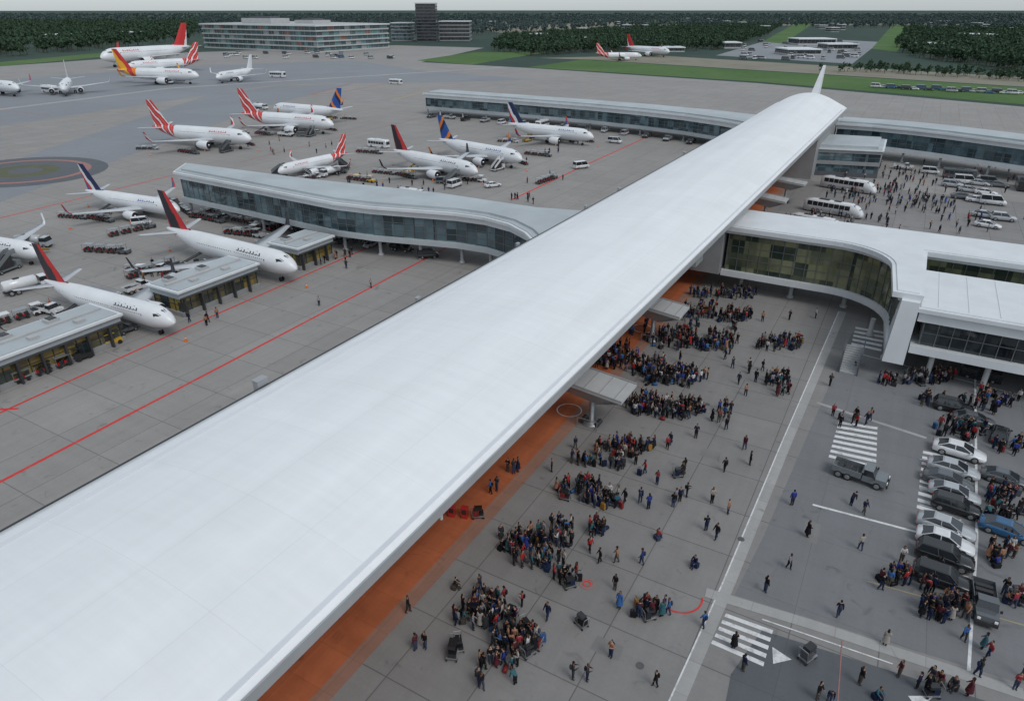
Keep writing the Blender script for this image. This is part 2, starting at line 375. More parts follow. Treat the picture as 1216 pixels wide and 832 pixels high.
b=MB(); b.box(XR+0.003,XR+0.12,Y0,Y1-0.5,RZ-0.7,RZ+0.03,0); b.box(XL-0.12,XL-0.003,Y0,Y1-0.5,RZ-0.75,RZ+0.05,1)  # dark left strip paints the shade line along the roof edge
link('gutters_edge_shade',b.mesh('gutters_edge_shade',[M['fascia'],M['dark']]),e)
b=MB(); b.box(-41,-34,Y0+1,Y1-6,0,RZ-0.62,0)
for y in np.arange(-50,205,12): b.box(-34,-33.2,y,y+0.8,0.01,RZ-0.62,1)
b.box(-33.99,-22.6,206,Y1-2,0,RZ-0.63,2)
b.box(-33.99,-23.2,109.2,121.6,3,RZ-0.63,2); b.box(-33.99,-26,105,109.1,5,RZ-0.63,3)
link('walls',b.mesh('terminal_walls',[M['owall'],M['conc'],M['wall'],M['gpanel']]),e)
b=MB()
b.hexa([(-32.2,244,15),(-29.6,244,15),(-29.6,251,14.6),(-32.2,251,14.6),(-29.9,248.6,26.5),(-29.2,248.6,26.5),(-29.2,249.6,26.5),(-29.9,249.6,26.5)],0)
link('end_fin',b.mesh('end_fin',[M['wpanel']]),e)
for yy,q in ((32.2,.8),(54,.4),(76,.4),(98,.5),(112,.5),(150,.6)): 
    b=MB(); b.box(XL-0.15-.75*q,XL-0.15,yy,yy+1.3*q,RZ-1.2,RZ+0.7*q,0); b.box(XL-0.2-.75*q,XL-0.1,yy-0.05,yy+1.3*q+.05,RZ+0.7*q+.002,RZ+0.7*q+.08,0)
    link('vent_box',b.mesh('vent',[M['fascia'],M['fascia']]),e)
def gate_canopy(y,xe,z=6.0,wd=2.3):
    e=empty('gate_canopy'); b=MB(); x0=-33.0
    za=z+.3; zb=z-0.9
    b.hexa([(x0,y-wd,za-.28),(xe,y-wd,zb-.28),(xe,y+wd,zb-.28),(x0,y+wd,za-.28),(x0,y-wd,za),(xe,y-wd,zb),(xe,y+wd,zb),(x0,y+wd,za)],0)
    b.hexa([(x0+3,y-1.1,za-2.1),(xe-3.2,y-1.1,zb-1.7),(xe-3.2,y+1.1,zb-1.7),(x0+3,y+1.1,za-2.1),(x0+.3,y-wd+.25,za-.33),(xe-.35,y-wd+.25,zb-.285),(xe-.35,y+wd-.25,zb-.285),(x0+.3,y+wd-.25,za-.33)],1)
    for k in range(7):
        t=(k+.5)/7; x=x0+(xe-x0)*t; zz=za+(zb-za)*t
        b.box(x-.04,x+.04,y-wd-.0,y+wd,zz+.0,zz+.07,2)
    for s_ in (-1,1):
        b.tube([(x0,y+s_*wd*.98,za+.1),(xe,y+s_*wd*.98,zb+.1)],.07,6,2)
        b.tube([(xe-.2,y+s_*(wd-.1),zb-.3),(xe-3.4,y+s_*1.0,zb-1.8)],.07,6,2)
    link('canopy',b.mesh('canopy',[M['conc'],M['steel'],M['fascia']]),e)
    b=MB(); xc=xe-4.2
    b.tube([(xc,y,0.02),(xc,y,0.3),(xc,y,0.3),(xc,y,zb-1.5)],[1.0,0.9,0.3,0.3],14,0)
    for sx in (-1,1): b.tube([(xc+sx*0.9,y-0.6,0.3),(xc+sx*0.9,y+0.6,0.3)],0.28,12,1)
    b.tube([(xc-1.2,y-1.2,.02),(xc-1.2,y-1.2,1.1)],.05,6,0); b.tube([(xc+1.2,y-1.2,.02),(xc+1.2,y-1.2,1.1)],.05,6,0); b.tube([(xc-1.2,y-1.2,1.1),(xc+1.2,y-1.2,1.1)],.05,6,0)
    link('support',b.mesh('support',[M['steel'],M['dark']]),e)
for y,xe in [(61.5,-20.6),(86,-22),(141,-22),(157,-21),(176,-20)]: gate_canopy(y,xe)
# ---------------------------------------------------------------- piers
def arc(cx,cy_,r,a0,a1,n=8): return [(cx+r*math.cos(math.radians(a0+(a1-a0)*i/n)),cy_+r*math.sin(math.radians(a0+(a1-a0)*i/n))) for i in range(n+1)]
P=[(-23.1,110.2)]+[(-7,110.2)]+arc(-7,101.2,9,90,8,9)[1:]+[(2.6,92),(4.4,92),(4.4,111.5),(70,111.5),(70,120.5),(-23.1,120.5)]
band_building('glass_pier',P,[(2.6,3.6,M['wpanel'],0),(3.6,9.8,M['glassR'],0.5),(9.8,10.4,M['wpanel'],0)],M['wpanel'],10.4,0.8,1.6,
   cols=[(x,112.5) for x in (-20,-12,-4)]+[(x,118.5) for x in (-20,-12,-4,4,14,24,34)]+[(0.6,103),(3,96)],colz=2.6,lip=0.7)
P=[(5.2,91),(70,91),(70,106),(5.2,106)]
ee=band_building('bridge_building',P,[(3.6,4.6,M['wpanel'],0),(4.6,7.9,M['glassD'],0.9),(7.9,9.2,M['wpanel'],0)],M['wpanel'],9.2,0.5,1.6,
   cols=[(x,y) for x in (8,14,20,26,34) for y in (92.5,104)],colz=3.6,lip=0.5)
b=MB()
for x in np.arange(7,68,3.2): b.box(x,x+.09,91.6,105.4,9.842,9.90,0)
link('roof_seams',b.mesh('seams',[M['rib']]),ee)
e=empty('entrance_fin'); b=MB()
b.hexa([(2.6,90.0,2.2),(5.0,90.0,2.2),(5.0,106,2.8),(2.6,106,2.8),(3.0,90.4,10.4),(5.0,90.4,10.4),(5.0,106,11.0),(3.0,106,11.0)],0)
link('panel',b.mesh('panel',[M['wpanel']]),e)
e=empty('outside_stairs'); b=MB()
for k in range(12): b.box(-1.8,0.2,88.8+0.32*k,88.8+0.32*(k+1)-0.003,0.02,0.2+0.2*k,0)
b.box(-1.95,-1.82,88.6,92.8,0.03,3.2,1); b.box(0.22,0.35,88.6,92.8,0.03,3.2,1)
link('steps',b.mesh('steps',[M['conc'],M['dwall']]),e)
fr=[(-22.5,246),(-12,246),(-2,244),(8,240.5),(20,234.5),(36,227),(60,217),(110,200)]
bk=[(118,214),(64,230),(40,240),(24,247),(12,253),(0,257),(-12,258),(-22.5,258)]
band_building('far_pier',fr+bk,[(3,4.2,M['wpanel'],0),(4.2,8.4,M['glassB'],0.5),(8.4,9.6,M['wpanel'],0)],M['gpanel'],9.6,0.8,2.5,cols=[(x*1.0,y+2) for x,y in fr[::1]],colz=3,crown=0.6)
fr=[(-193,259.5),(-150,258.5),(-112,256),(-90,252.5),(-72,248),(-58,242),(-48,236),(-42.6,231)]
bk=[(-42.6,256),(-52,258),(-64,262),(-90,267),(-112,269),(-150,271),(-193,272)]
band_building('far_pier',fr+bk,[(2.4,3.6,M['gpanel'],0),(3.6,7.2,M['glassB'],0.4),(7.2,8.6,M['wpanel'],0)],M['gpanel'],8.6,0.6,2.5,cols=[(x,y+2) for x,y in fr[:-1]]+[(x,259.8) for x in range(-185,-120,12)],colz=2.4,crown=0.6)
fr=[(-141,96.3),(-116,95),(-92,93.6),(-84,94.6),(-76,96.6),(-68,98.6),(-62,99),(-56,97.6),(-51,94.5),(-47,90.5),(-42.6,84)]
bk=[(-42.6,113),(-48,110),(-56,108),(-66,108),(-78,108.2),(-92,106.5),(-110,104.6),(-146,102.8)]
ee=band_building('gate_pier',fr+bk,[(3.2,4.2,M['gpanel'],0),(4.2,8.3,M['glassB'],0.5),(8.3,9.4,M['wpanel'],0)],M['gpanel'],9.4,0.7,1.8,
   cols=[(x,y+1.8) for x,y in fr[:-1]]+[(x,101.5) for x in range(-136,-92,8)],colz=3.2,crown=0.5)
b=MB()
for i in range(22):
    x=-138+i*2.4; y0_=96.6-(x+138)*.045; b.box(x,x+1.7,y0_+2.2,y0_+5.6,9.901,10.05,0)
link('skylights',b.mesh('skylights',[M['glassB']]),ee)
def low_gate(y0,y1):
    P=[(-97.8,y0),(-90.8,y0),(-90.8,y1),(-97.8,y1)]
    ee=band_building('gate_pavilion',P,[(0.01,0.7,M['wall'],0),(0.7,2.9,M['glassY'],0.3),(2.9,3.9,M['gpanel'],0)],M['gpanel'],3.9,0.35,1.5,mullm=M['dark'],lip=0.3)
    b=MB()
    b.box(-94.6,-94.0,y0+.5,y1-.5,4.345,4.6,0)
    for y in np.arange(y0+1.5,y1-2,6):
        b.box(-96.6,-95.2,y,y+1.6,4.345,4.8,0); b.box(-96.5,-95.3,y+0.3,y+1.3,4.803,4.9,1)
        b.box(-93,-92,y+2,y+3.2,4.345,4.7,0)
    link('rooftop_units',b.mesh('units',[M['conc'],M['dark']]),ee)
    b=MB()
    for y in np.arange(y0+.4,y1,3.0): b.box(-90.79,-90.2,y,y+.25,.01,3.0,0)
    b.box(-90.75,-90.25,y0,y1,3.003,3.12,0)
    link('canopy_frame',b.mesh('frame',[M['dark']]),ee)
low_gate(-14,48.6); low_gate(58,73); low_gate(82.2,91)
P=[G(950,207),G(1041,212),G(1045,196),G(958,190)]
band_building('service_building',P,[(0.01,1.2,M['dwall'],0),(1.2,3.2,M['glassB'],0.3),(3.2,4.2,M['wall'],0),(4.2,6.4,M['glassB'],0.3),(6.4,7.2,M['wall'],0)],M['gpanel'],7.2,0.3,3,lip=0.3,crown=0.8)
# ---------------------------------------------------------------- distant buildings
def levels(n,fh,a,g,ins=0.6):
    L=[];z=0.01
    for i in range(n): L+= [(z,z+fh*0.3,a,0),(z+fh*0.3,z+fh,g,ins)]; z+=fh
    return L,z
m=N('coloured_facade_glass'); p=m.pos(); fl=m.vm('FLOOR',m.vm('MULTIPLY',p,(1/9,1/9,1/5.2))); wn=m.n('ShaderNodeTexWhiteNoise',noise_dimensions='3D'); m.put(wn.inputs['Vector'],fl)
M['glassC']=m.done(m.ramp(wn.outputs['Value'],[(0,(.03,.08,.09)),(.3,(.10,.22,.22)),(.5,(.05,.06,.07)),(.68,(.3,.33,.33)),(.8,(.25,.1,.06)),(.86,(.06,.1,.11))],'CONSTANT'),.2)
L,z=levels(5,5.2,M['conc'],M['glassC'],1.5)
P=[G(243,57),G(378,63),G(463,57),G(340,50)]
band_building('distant_terminal',P,L,M['conc'],z,1.5,9,mullm=M['wpanel'],lip=1.2)
q=[Vector(p) for p in P]
for i,(k,hh,w_) in enumerate([(0.35,7,50),(0.6,5,30)]):
    pp=q[0].lerp(q[2],k); 
    e=empty('plant_room'); b=MB(); b.box(pp.x-w_/2,pp.x+w_/2,pp.y-15,pp.y+15,z+1.4,z+hh,0); b.box(pp.x-w_/3,pp.x+w_/3,pp.y-8,pp.y+8,z+hh+0.01,z+hh+2,1); link('block',b.mesh('block',[M['conc'],M['dwall']]),e)
def far_box(name,u,v,wpx,h,dep,nl,wm,gm,rm):
    x,y=G(u,v); t=42/(0.8949*(v-12)); ww=wpx*t
    d=Vector((cy,sy)); n=Vector((-sy,cy)); o=Vector((x,y))
    P=[o-d*ww/2,o+d*ww/2,o+d*ww/2+n*dep,o-d*ww/2+n*dep]; P=[(p.x,p.y) for p in P]
    L,z=levels(nl,h/nl,wm,gm,0.5)
    band_building(name,P,L,rm,z,0.6,max(5,ww/16),mullm=wm,lip=1)
far_box('control_tower_block',507,50,24,50,26,12,M['dwall'],M['glassD'],M['dwall'])
far_box('office_building',477,49,24,24,40,5,M['wall'],M['glassB'],M['conc'])
far_box('office_building',540,49,36,26,60,5,M['wall'],M['glassD'],M['gpanel'])
for u,v,wp,h,d in [(955,66,40,5,40),(1000,60,36,6,30),(970,54,44,7,40),(870,58,20,6,30),(800,62,26,4,25),(1110,62,22,8,30),(640,48,22,8,40),(690,52,20,7,40),(150,46,26,9,40),(60,50,20,9,40),(1175,50,30,9,60)]:
    far_box('warehouse',u,v,wp,h,d,1,M['conc'],M['glassD'],M['wpanel'])
for i in range(26):
    far_box('house',rng.uniform(560,1250),rng.uniform(24,40),rng.uniform(4,12),rng.uniform(6,14),30,2,M['conc'],M['glassD'],M['gpanel'])
# ---------------------------------------------------------------- forest
def leafmat(name,a,b,c):
    m=N(name); p=m.pos(); f=m.noise(p,0.07,5,0.7); f2=m.noise(p,0.6,3)
    return m.done(m.mix(0.4,m.ramp(f,[(0.3,a),(0.5,b),(0.72,c)]),m.ramp(f2,[(0.3,a),(0.7,c)])),0.9,0,0.15)
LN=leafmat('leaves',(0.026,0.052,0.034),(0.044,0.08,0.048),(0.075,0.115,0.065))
LF=leafmat('haze_tinted_leaves',(0.062,0.09,0.093),(0.075,0.107,0.106),(0.092,0.127,0.118))  # bluer, paler tint paints distance haze into the leaf colour
TR=simple('bark',(0.09,0.07,0.05),0.9)
def proto(seed,nl):
    r=np.random.default_rng(seed); V=[];Fc=[];Mi=[]
    k=6
    for (z,rr) in ((0,0.35),(5,0.2)):
        for j in range(k): V.append((rr*math.cos(j*math.pi*2/k),rr*math.sin(j*math.pi*2/k),z))
    for j in range(k): Fc.append((j,(j+1)%k,k+(j+1)%k,k+j)); Mi.append(1)
    lob=[(r.uniform(-2.2,2.2),r.uniform(-2.2,2.2),r.uniform(5,10),r.uniform(1.8,3.0)) for _ in range(6)]
    for i in range(nl):
        cx,cy_,cz,R=lob[i%6]; d=r.normal(size=3); d/=np.linalg.norm(d); c=np.array([cx,cy_,cz])+d*R*r.uniform(0.6,1.05)
        a=r.normal(size=3);a/=np.linalg.norm(a); bb=np.cross(a,r.normal(size=3)); bb/=np.linalg.norm(bb); s_=r.uniform(0.6,1.25)
        o=len(V)
        for x,y in ((-1,-.7),(1,-.8),(.8,.9),(-.9,.7)): V.append(tuple(c+a*x*s_+bb*y*s_))
        Fc.append((o,o+1,o+2,o+3)); Mi.append(0)
    return np.array(V),np.array(Fc),np.array(Mi)
protos=[proto(i,54) for i in range(5)]
def inpoly(x,y,P):
    r=np.zeros(len(x),bool); n=len(P)
    for i in range(n):
        x1,y1=P[i]; x2,y2=P[(i+1)%n]
        c=((y1>y)!=(y2>y))&(x<(x2-x1)*(y-y1)/(y2-y1+1e-12)+x1); r^=c
    return r
def forest(name,px,count,lm,sc=1.0,power=1.6):
    P=[G(u,v) for u,v in px]; A=np.array(P)
    x=rng.uniform(A[:,0].min(),A[:,0].max(),count*60); y=rng.uniform(A[:,1].min(),A[:,1].max(),count*60)
    k=inpoly(x,y,P); x=x[k];y=y[k]; d=np.hypot(x,y); wt=d**-power; wt/=wt.sum()
    n=min(count,len(x)); idx=rng.choice(len(x),n,replace=False,p=wt); x=x[idx];y=y[idx];d=d[idx]
    Vs=[];Fs=[];Ms=[];o=0
    for i in range(n):
        V,Fc,Mi=protos[i%5]; a=rng.uniform(0,6.28); s_=sc*rng.uniform(0.75,1.3)*max(1,(d[i]/1500)**0.6); c_,s2=math.cos(a),math.sin(a)
        sz=sc*rng.uniform(0.8,1.25)
        Vs.append(np.stack([(V[:,0]*c_-V[:,1]*s2)*s_+x[i],(V[:,0]*s2+V[:,1]*c_)*s_+y[i],V[:,2]*sz-0.1],1)); Fs.append(Fc+o); Ms.append(Mi); o+=len(V)
    V=np.concatenate(Vs);Fc=np.concatenate(Fs);Mi=np.concatenate(Ms)
    me=bpy.data.meshes.new(name); me.vertices.add(len(V)); me.vertices.foreach_set('co',V.astype('f').ravel())
    me.loops.add(Fc.size); me.loops.foreach_set('vertex_index',Fc.astype('i').ravel()); me.polygons.add(len(Fc))
    me.polygons.foreach_set('loop_start',np.arange(0,Fc.size,4,dtype='i')); me.polygons.foreach_set('material_index',Mi.astype('i'))
    me.materials.append(lm); me.materials.append(TR); me.update(calc_edges=True); link(name,me)
forest('forest',[(-350,88),(0,69),(228,50),(236,34),(236,24),(-350,30)],3200,LN,1.15)
forest('forest',[(583,60),(640,68),(710,62),(850,60),(905,46),(930,30),(760,34),(600,46)],2600,LN,0.85)
forest('forest',[(1062,56),(1075,66),(1216,88),(1450,100),(1450,38),(1075,36)],2600,LN,0.95)
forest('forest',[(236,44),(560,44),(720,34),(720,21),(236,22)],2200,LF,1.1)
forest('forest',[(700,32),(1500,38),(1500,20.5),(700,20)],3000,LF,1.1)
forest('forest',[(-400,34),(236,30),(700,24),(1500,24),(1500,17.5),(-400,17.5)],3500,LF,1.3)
forest('tree_row',[(960,88),(1020,82),(1216,93),(1216,97),(1020,86)],90,LN,0.5)
# ---------------------------------------------------------------- aircraft
def fin_mat(name,cols,ang=0.6,scale=0.16,dist=3.0):
    m=N(name); p=m.obj(); x=m.sep(p); 
    t=m.math('ADD',m.math('MULTIPLY',x[0],scale),m.math('MULTIPLY',x[2],ang*scale)); nz=m.noise(p,0.35,2)
    t=m.math('FRACT',m.math('ADD',t,m.math('MULTIPLY',nz,dist*0.1)))
    n=len(cols); return m.done(m.ramp(t,[(i/n,c) for i,c in enumerate(cols)],'CONSTANT'),0.35)
RED=(0.55,0.03,0.03);WHT=(0.72,0.73,0.74);BLU=(0.02,0.09,0.35);NAV=(0.01,0.02,0.08);ORG=(0.8,0.22,0.02);BLK=(0.02,0.02,0.03);YEL=(0.8,0.42,0.03)
FM={'redwhite':fin_mat('fin_redwhite',[RED,WHT,RED,(0.6,0.1,0.08)],1.0,0.35,6),
    'redblack':fin_mat('fin_redblack',[BLK,RED,(0.4,0.02,0.03),BLK],0.5,0.16),
    'blueorange':fin_mat('fin_blueorange',[BLU,BLU,ORG,NAV],-0.8,0.17),
    'bluered':fin_mat('fin_bluered',[NAV,BLU,RED,WHT,NAV],0.8,0.15),
    'orange':fin_mat('fin_orange',[ORG,YEL,RED,ORG],0.8,0.09,2),
    'white':fin_mat('fin_white',[WHT,WHT,(0.6,0.62,0.65)],0.8,0.1),
    'red':fin_mat('fin_red',[RED,RED,(0.65,0.12,0.1),WHT],0.7,0.1)}
AW=simple('aircraft_white',(0.72,0.735,0.75),0.28,0,0.06,0.3); AG=simple('aircraft_wing_grey',(0.48,0.5,0.52),0.4,0,0.1,0.4)
AD=simple('aircraft_dark',(0.02,0.022,0.026),0.25); AM=simple('bare_metal',(0.4,0.41,0.43),0.3,0.8)
TY=simple('tyre',(0.02,0.02,0.02),0.85)
ATX={k:simple('title_'+k,c,0.4) for k,c in {'redwhite':RED,'redblack':BLK,'blueorange':BLU,'bluered':BLU,'orange':RED,'white':BLK,'red':RED}.items()}
def aircraft_mesh():
    b=MB(); n=24   # mats:0 white 1 grey 2 dark 3 fin 4 metal 5 tyre 6 title 7 aft fuselage livery
    st=[(0,.12,-.45),(.35,.55,-.4),(.9,.95,-.3),(1.8,1.35,-.15),(3,1.68,-.05),(4.6,1.93,0),(7,2,0),(25,2,0),(28,1.82,.16),(31,1.45,.45),(34,.98,.82),(36.5,.55,1.1),(38,.22,1.25)]
    rings=[[(-x,r*math.cos(2*math.pi*k/n),3.4+dz+r*1.04*math.sin(2*math.pi*k/n)) for k in range(n)] for x,r,dz in st]
    b.loft(rings[:9],0); b.loft(rings[8:],7)
    for sd_ in (-1,1):
        def sec(x0,c,y,z,t):
            return [(-x0,sd_*y,z),(-x0-c*.12,sd_*y,z+t*.5),(-x0-c*.45,sd_*y,z+t*.55),(-x0-c,sd_*y,z+.02),(-x0-c*.45,sd_*y,z-t*.35),(-x0-c*.1,sd_*y,z-t*.4)]
        b.loft([sec(12.2,7.6,1.0,2.35,.95),sec(14.8,5.2,5.6,2.65,.6),sec(20.4,1.7,16.3,3.65,.22)],1,True)
        b.loft([sec(20.5,1.6,16.25,3.66,.2),sec(21.2,1.2,16.9,4.3,.15),sec(22.1,.7,17.3,6.1,.1)],3,True)
        b.loft([sec(33.1,3.4,.5,4.5,.35),sec(36.3,1.3,6.7,5.1,.14)],1,True)
        for i,(mm,rr) in enumerate([(0,[(11.3,1.02),(11.5,1.14),(12.4,1.2),(14,1.12),(15.3,.86)]),(4,[(15.3,.6),(16.4,.34)])]):
            b.loft([[(-x,sd_*5.4+r*math.cos(2*math.pi*k/18),1.55+r*math.sin(2*math.pi*k/18)) for k in range(18)] for x,r in rr],mm,True,True,2)
        b.tube([(-11.29,sd_*5.4,1.55),(-11.0,sd_*5.4,1.55)],[.3,.04],10,4)
        b.loft([[(-12.3,sd_*5.3,2.5),(-12.3,sd_*5.5,2.5),(-12.3,sd_*5.5,2.62),(-12.3,sd_*5.3,2.62)],[(-16.5,sd_*5.3,2.1),(-16.5,sd_*5.5,2.1),(-16.5,sd_*5.5,2.9),(-16.5,sd_*5.3,2.9)]],0,False)
        for k in range(3): b.tube([(-18.2-k*1.1,sd_*(4.2+k*3.6),2.35+k*.3),(-21.0-k*.5,sd_*(4.2+k*3.6),2.5+k*.3)],[.2,.06],8,1)
        x=6.2
        while x<30:
            r=2.0 if x<25 else 2.0-(x-25)*.065
            zz=3.95+(0 if x<26 else (x-26)*.05); yy=math.sqrt(max(0.1,r*r-(zz-3.4)**2))+.012
            if not (15.0<x<15.5): b.add([(-x,sd_*yy,zz-.17),(-x-.26,sd_*yy,zz-.17),(-x-.26,sd_*(yy-.06),zz+.2),(-x,sd_*(yy-.06),zz+.2)],[(0,1,2,3)],2)
            x+=.55
        for xd in (4.9,30.4):
            r=1.95 if xd<6 else 1.58
            for dx in (0,.85): b.add([(-xd-dx,sd_*(r+.02),3.0),(-xd-dx-.05,sd_*(r+.02),3.0),(-xd-dx-.05,sd_*(r*.82+.02),4.6),(-xd-dx,sd_*(r*.82+.02),4.6)],[(0,1,2,3)],1)
        b.add([(-1.72,sd_*.12,4.62),(-1.98,sd_*1.02,4.3),(-2.9,sd_*1.12,4.62),(-2.55,sd_*.12,5.02)],[(0,1,2,3)],2)
        b.add([(-2.05,sd_*1.12,4.22),(-3.3,sd_*1.62,4.1),(-3.5,sd_*1.45,4.58),(-2.95,sd_*1.22,4.55)],[(0,1,2,3)],2)
        for k in range(8):
            x=7.5+k*.85; hgt=(.7,1.0,.7,.7,1.0,.7,.9,.7)[k]; z0=4.45
            y0=math.sqrt(4.1-(z0-3.4)**2)+.03; y1=math.sqrt(4.12-(z0+hgt*.6-3.4)**2)+.03
            b.add([(-x,sd_*y0,z0),(-x-.28,sd_*y0,z0),(-x-.28-.15,sd_*y1,z0+hgt*.6),(-x-.15,sd_*y1,z0+hgt*.6)],[(0,1,2,3)],6)
            b.add([(-x-.29,sd_*y0,z0),(-x-.6,sd_*y0,z0),(-x-.6,sd_*(y0-.02),z0+.16),(-x-.29,sd_*(y0-.02),z0+.16)],[(0,1,2,3)],6)
        b.tube([(-18.2,sd_*2.8,2.3),(-18.2,sd_*2.8,.6)],.14,8,4)
        for dy in (-.35,.35): b.tube([(-18.2,sd_*2.8+dy-.16,.58),(-18.2,sd_*2.8+dy+.16,.58)],.56,16,5)
    b.loft([[(-29.2,-.06,5.05),(-29.2,.06,5.05),(-29.9,.1,5.05),(-29.9,-.1,5.05)]]*1+[[(-30.4,-.06,5.6),(-30.4,.06,5.6),(-31,.1,5.6),(-31,-.1,5.6)]],3,False)
    b.loft([[(-30.6,0,4.9),(-32.5,.22,4.9),(-36.8,.04,4.6),(-36.8,-.04,4.6),(-32.5,-.22,4.9)],[(-36.2,0,11.9),(-36.9,.1,11.9),(-38.6,.03,11.9),(-38.6,-.03,11.9),(-36.9,-.1,11.9)]],3,False)
    b.tube([(-4.6,0,1.9),(-4.6,0,.4)],.1,8,4)
    for dy in (-.25,.25): b.tube([(-4.6,dy-.11,.4),(-4.6,dy+.11,.4)],.39,14,5)
    return b
AB=aircraft_mesh(); ACM={}; PL=[]
def plane(nose,tail,liv,name='airliner',aft=False):
    key=(liv,aft)
    if key not in ACM: ACM[key]=AB.mesh('airliner_'+liv,[AW,AG,AD,FM[liv],AM,TY,ATX[liv],FM[liv] if aft else AW])
    h=3.0
    for _ in range(3):
        a=Vector(G(*nose,h)); c=Vector(G(tail[0],tail[1],h*1.2)); L=(a-c).length; h=3.4*L/38*1.08
    d=(a-c); s_=L/38; 
    PL.append((a.copy(),d.normalized(),s_))
    return link(name,ACM[key],None,(a.x,a.y,0.012),math.atan2(d.y,d.x),(s_,s_*1.05,s_*1.1))
plane((207,381),(55,337),'redblack'); plane((352,317),(200,275),'redblack'); plane((213,248),(103,229),'bluered')
plane((48,300),(-75,277),'white'); plane((298,164),(182,153),'redwhite',aft=True); plane((396,147),(288,137),'redwhite',aft=True)
plane((325,128),(407,133),'blueorange'); plane((330,203),(412,183),'redwhite',aft=True)
plane((567,203),(468,181),'redblack'); plane((620,188),(522,168),'blueorange'); plane((705,162),(604,149),'bluered')
plane((75,106),(82,95.5),'white'); plane((236,90),(140,86),'orange',aft=True); plane((150,80),(238,73),'redwhite',aft=True)
plane((120,71),(226,62),'red'); plane((257,92),(301,84),'white'); plane((762,66),(708,65),'redwhite',aft=True); plane((795,62),(744,58),'red')
plane((22,105),(-40,98),'bluered')
# ---------------------------------------------------------------- vehicles
def paint(name,c): 
    m=N(name); f=m.noise(m.obj(),2,3); mt=m.done(m.ramp(f,[(0.3,[x*.9 for x in c]),(0.7,c)]),0.25,0,0.5); m.p.inputs['Coat Weight'].default_value=0.6; return mt
PC={'white':paint('car_white',(.7,.71,.72)),'silver':paint('car_silver',(.42,.44,.46)),'black':paint('car_black',(.015,.016,.018)),'grey':paint('car_grey',(.10,.11,.12)),
    'blue':paint('car_blue',(.02,.1,.22)),'red':paint('car_red',(.45,.03,.03)),'yellow':paint('gse_yellow',(.6,.36,.03)),'olive':paint('truck_grey',(.17,.19,.2))}
GL=simple('vehicle_glass',(.02,.025,.03),.08,0,.1,1,.8); RM=simple('wheel_rim',(.35,.36,.37),.35,.6); HLm=simple('headlight',(.8,.8,.78),.2); TLm=simple('tail_light',(.4,.01,.01),.3); TRIM=simple('black_plastic',(.03,.03,.032),.6)
def wheels(b,xs,hw,r=.33,wd=.24):
    for x in xs:
        for s_ in (-1,1):
            b.tube([(x,s_*(hw-wd),r),(x,s_*hw,r)],r,18,2); b.tube([(x,s_*(hw+.001),r),(x,s_*(hw+.02),r)],[r*.62,r*.55],12,3)
def car_mesh(kind):
    b=MB()
    def rr(x,w,zb,zt): 
        return [(x,-w*.9,zb),(x,-w,zb+.12),(x,-w*1.0,(zb+zt)/2),(x,-w*.97,zt-.1),(x,-w*.86,zt),(x,0,zt+.03),(x,w*.86,zt),(x,w*.97,zt-.1),(x,w,(zb+zt)/2),(x,w,zb+.12),(x,w*.9,zb)]
    if kind=='sedan': st=[(-2.32,.72,.38,.72),(-2.22,.84,.26,.88),(-1.6,.9,.2,.95),(-.4,.91,.2,.93),(1.0,.9,.2,.88),(1.8,.86,.2,.74),(2.2,.78,.26,.62),(2.36,.6,.34,.52)]; cab=(-1.95,1.2,-1.05,.2,.9,1.34,.8,.58)
    elif kind=='suv': st=[(-2.3,.8,.42,.95),(-2.22,.9,.32,1.06),(-1.4,.95,.28,1.08),(1.0,.95,.28,1.04),(1.9,.92,.28,.96),(2.25,.85,.34,.84),(2.34,.7,.42,.72)]; cab=(-2.15,1.15,-1.85,.4,1.06,1.64,.86,.68)
    else: st=[(-2.5,.9,.42,1.05),(-2.45,.98,.32,1.18),(1.6,.98,.3,1.18),(2.2,.94,.32,1.08),(2.5,.8,.4,.8)]; cab=(-2.45,1.95,-2.4,1.2,1.17,2.1,.93,.82)
    b.loft([rr(*q) for q in st],0)
    x0,x1,t0,t1,zb,zt,wb,wt=cab
    b.loft([[(x0,-wb,zb),(x1,-wb,zb),(x1,wb,zb),(x0,wb,zb)],[(t0,-wt,zt),(t1,-wt,zt),(t1,wt,zt),(t0,wt,zt)]],1,False)
    b.loft([[(t0-.04,-wt-.02,zt+.003),(t1+.04,-wt-.02,zt+.003),(t1+.04,wt+.02,zt+.003),(t0-.04,wt+.02,zt+.003)],[(t0+.12,-wt+.1,zt+.07),(t1-.12,-wt+.1,zt+.07),(t1-.12,wt-.1,zt+.07),(t0+.12,wt-.1,zt+.07)]],0,False)
    for s_ in (-1,1):
        for k in (0,1): 
            b.tube([((x0,x1)[k],s_*wb,zb),((t0,t1)[k],s_*wt,zt)],.045,5,0,False)
        mx=(x0+x1)/2; b.tube([(mx,s_*(wb+.005),zb),((t0+t1)/2,s_*(wt+.005),zt)],.04,5,0,False)
        b.box(x1-.35,x1-.2,s_*.95-.1,s_*.95+.1,zb+.0,zb+.14,0)
        f=st[-2]; b.box(f[0]-.1,f[0]+.05,s_*f[1]*.72-.14,s_*f[1]*.72+.14,f[3]-.18,f[3]-.04,4)
        q=st[0]; b.box(q[0]-.03,q[0]+.15,s_*q[1]*.78-.14,s_*q[1]*.78+.14,q[3]-.15,q[3]+.02,5)
    b.box(st[-1][0]-.05,st[-1][0]+.03,-.5,.5,st[-1][2],st[-1][2]+.14,6)
    wheels(b,(-1.4,1.42),.93 if kind=='sedan' else .98,.34 if kind=='sedan' else .38)
    return b
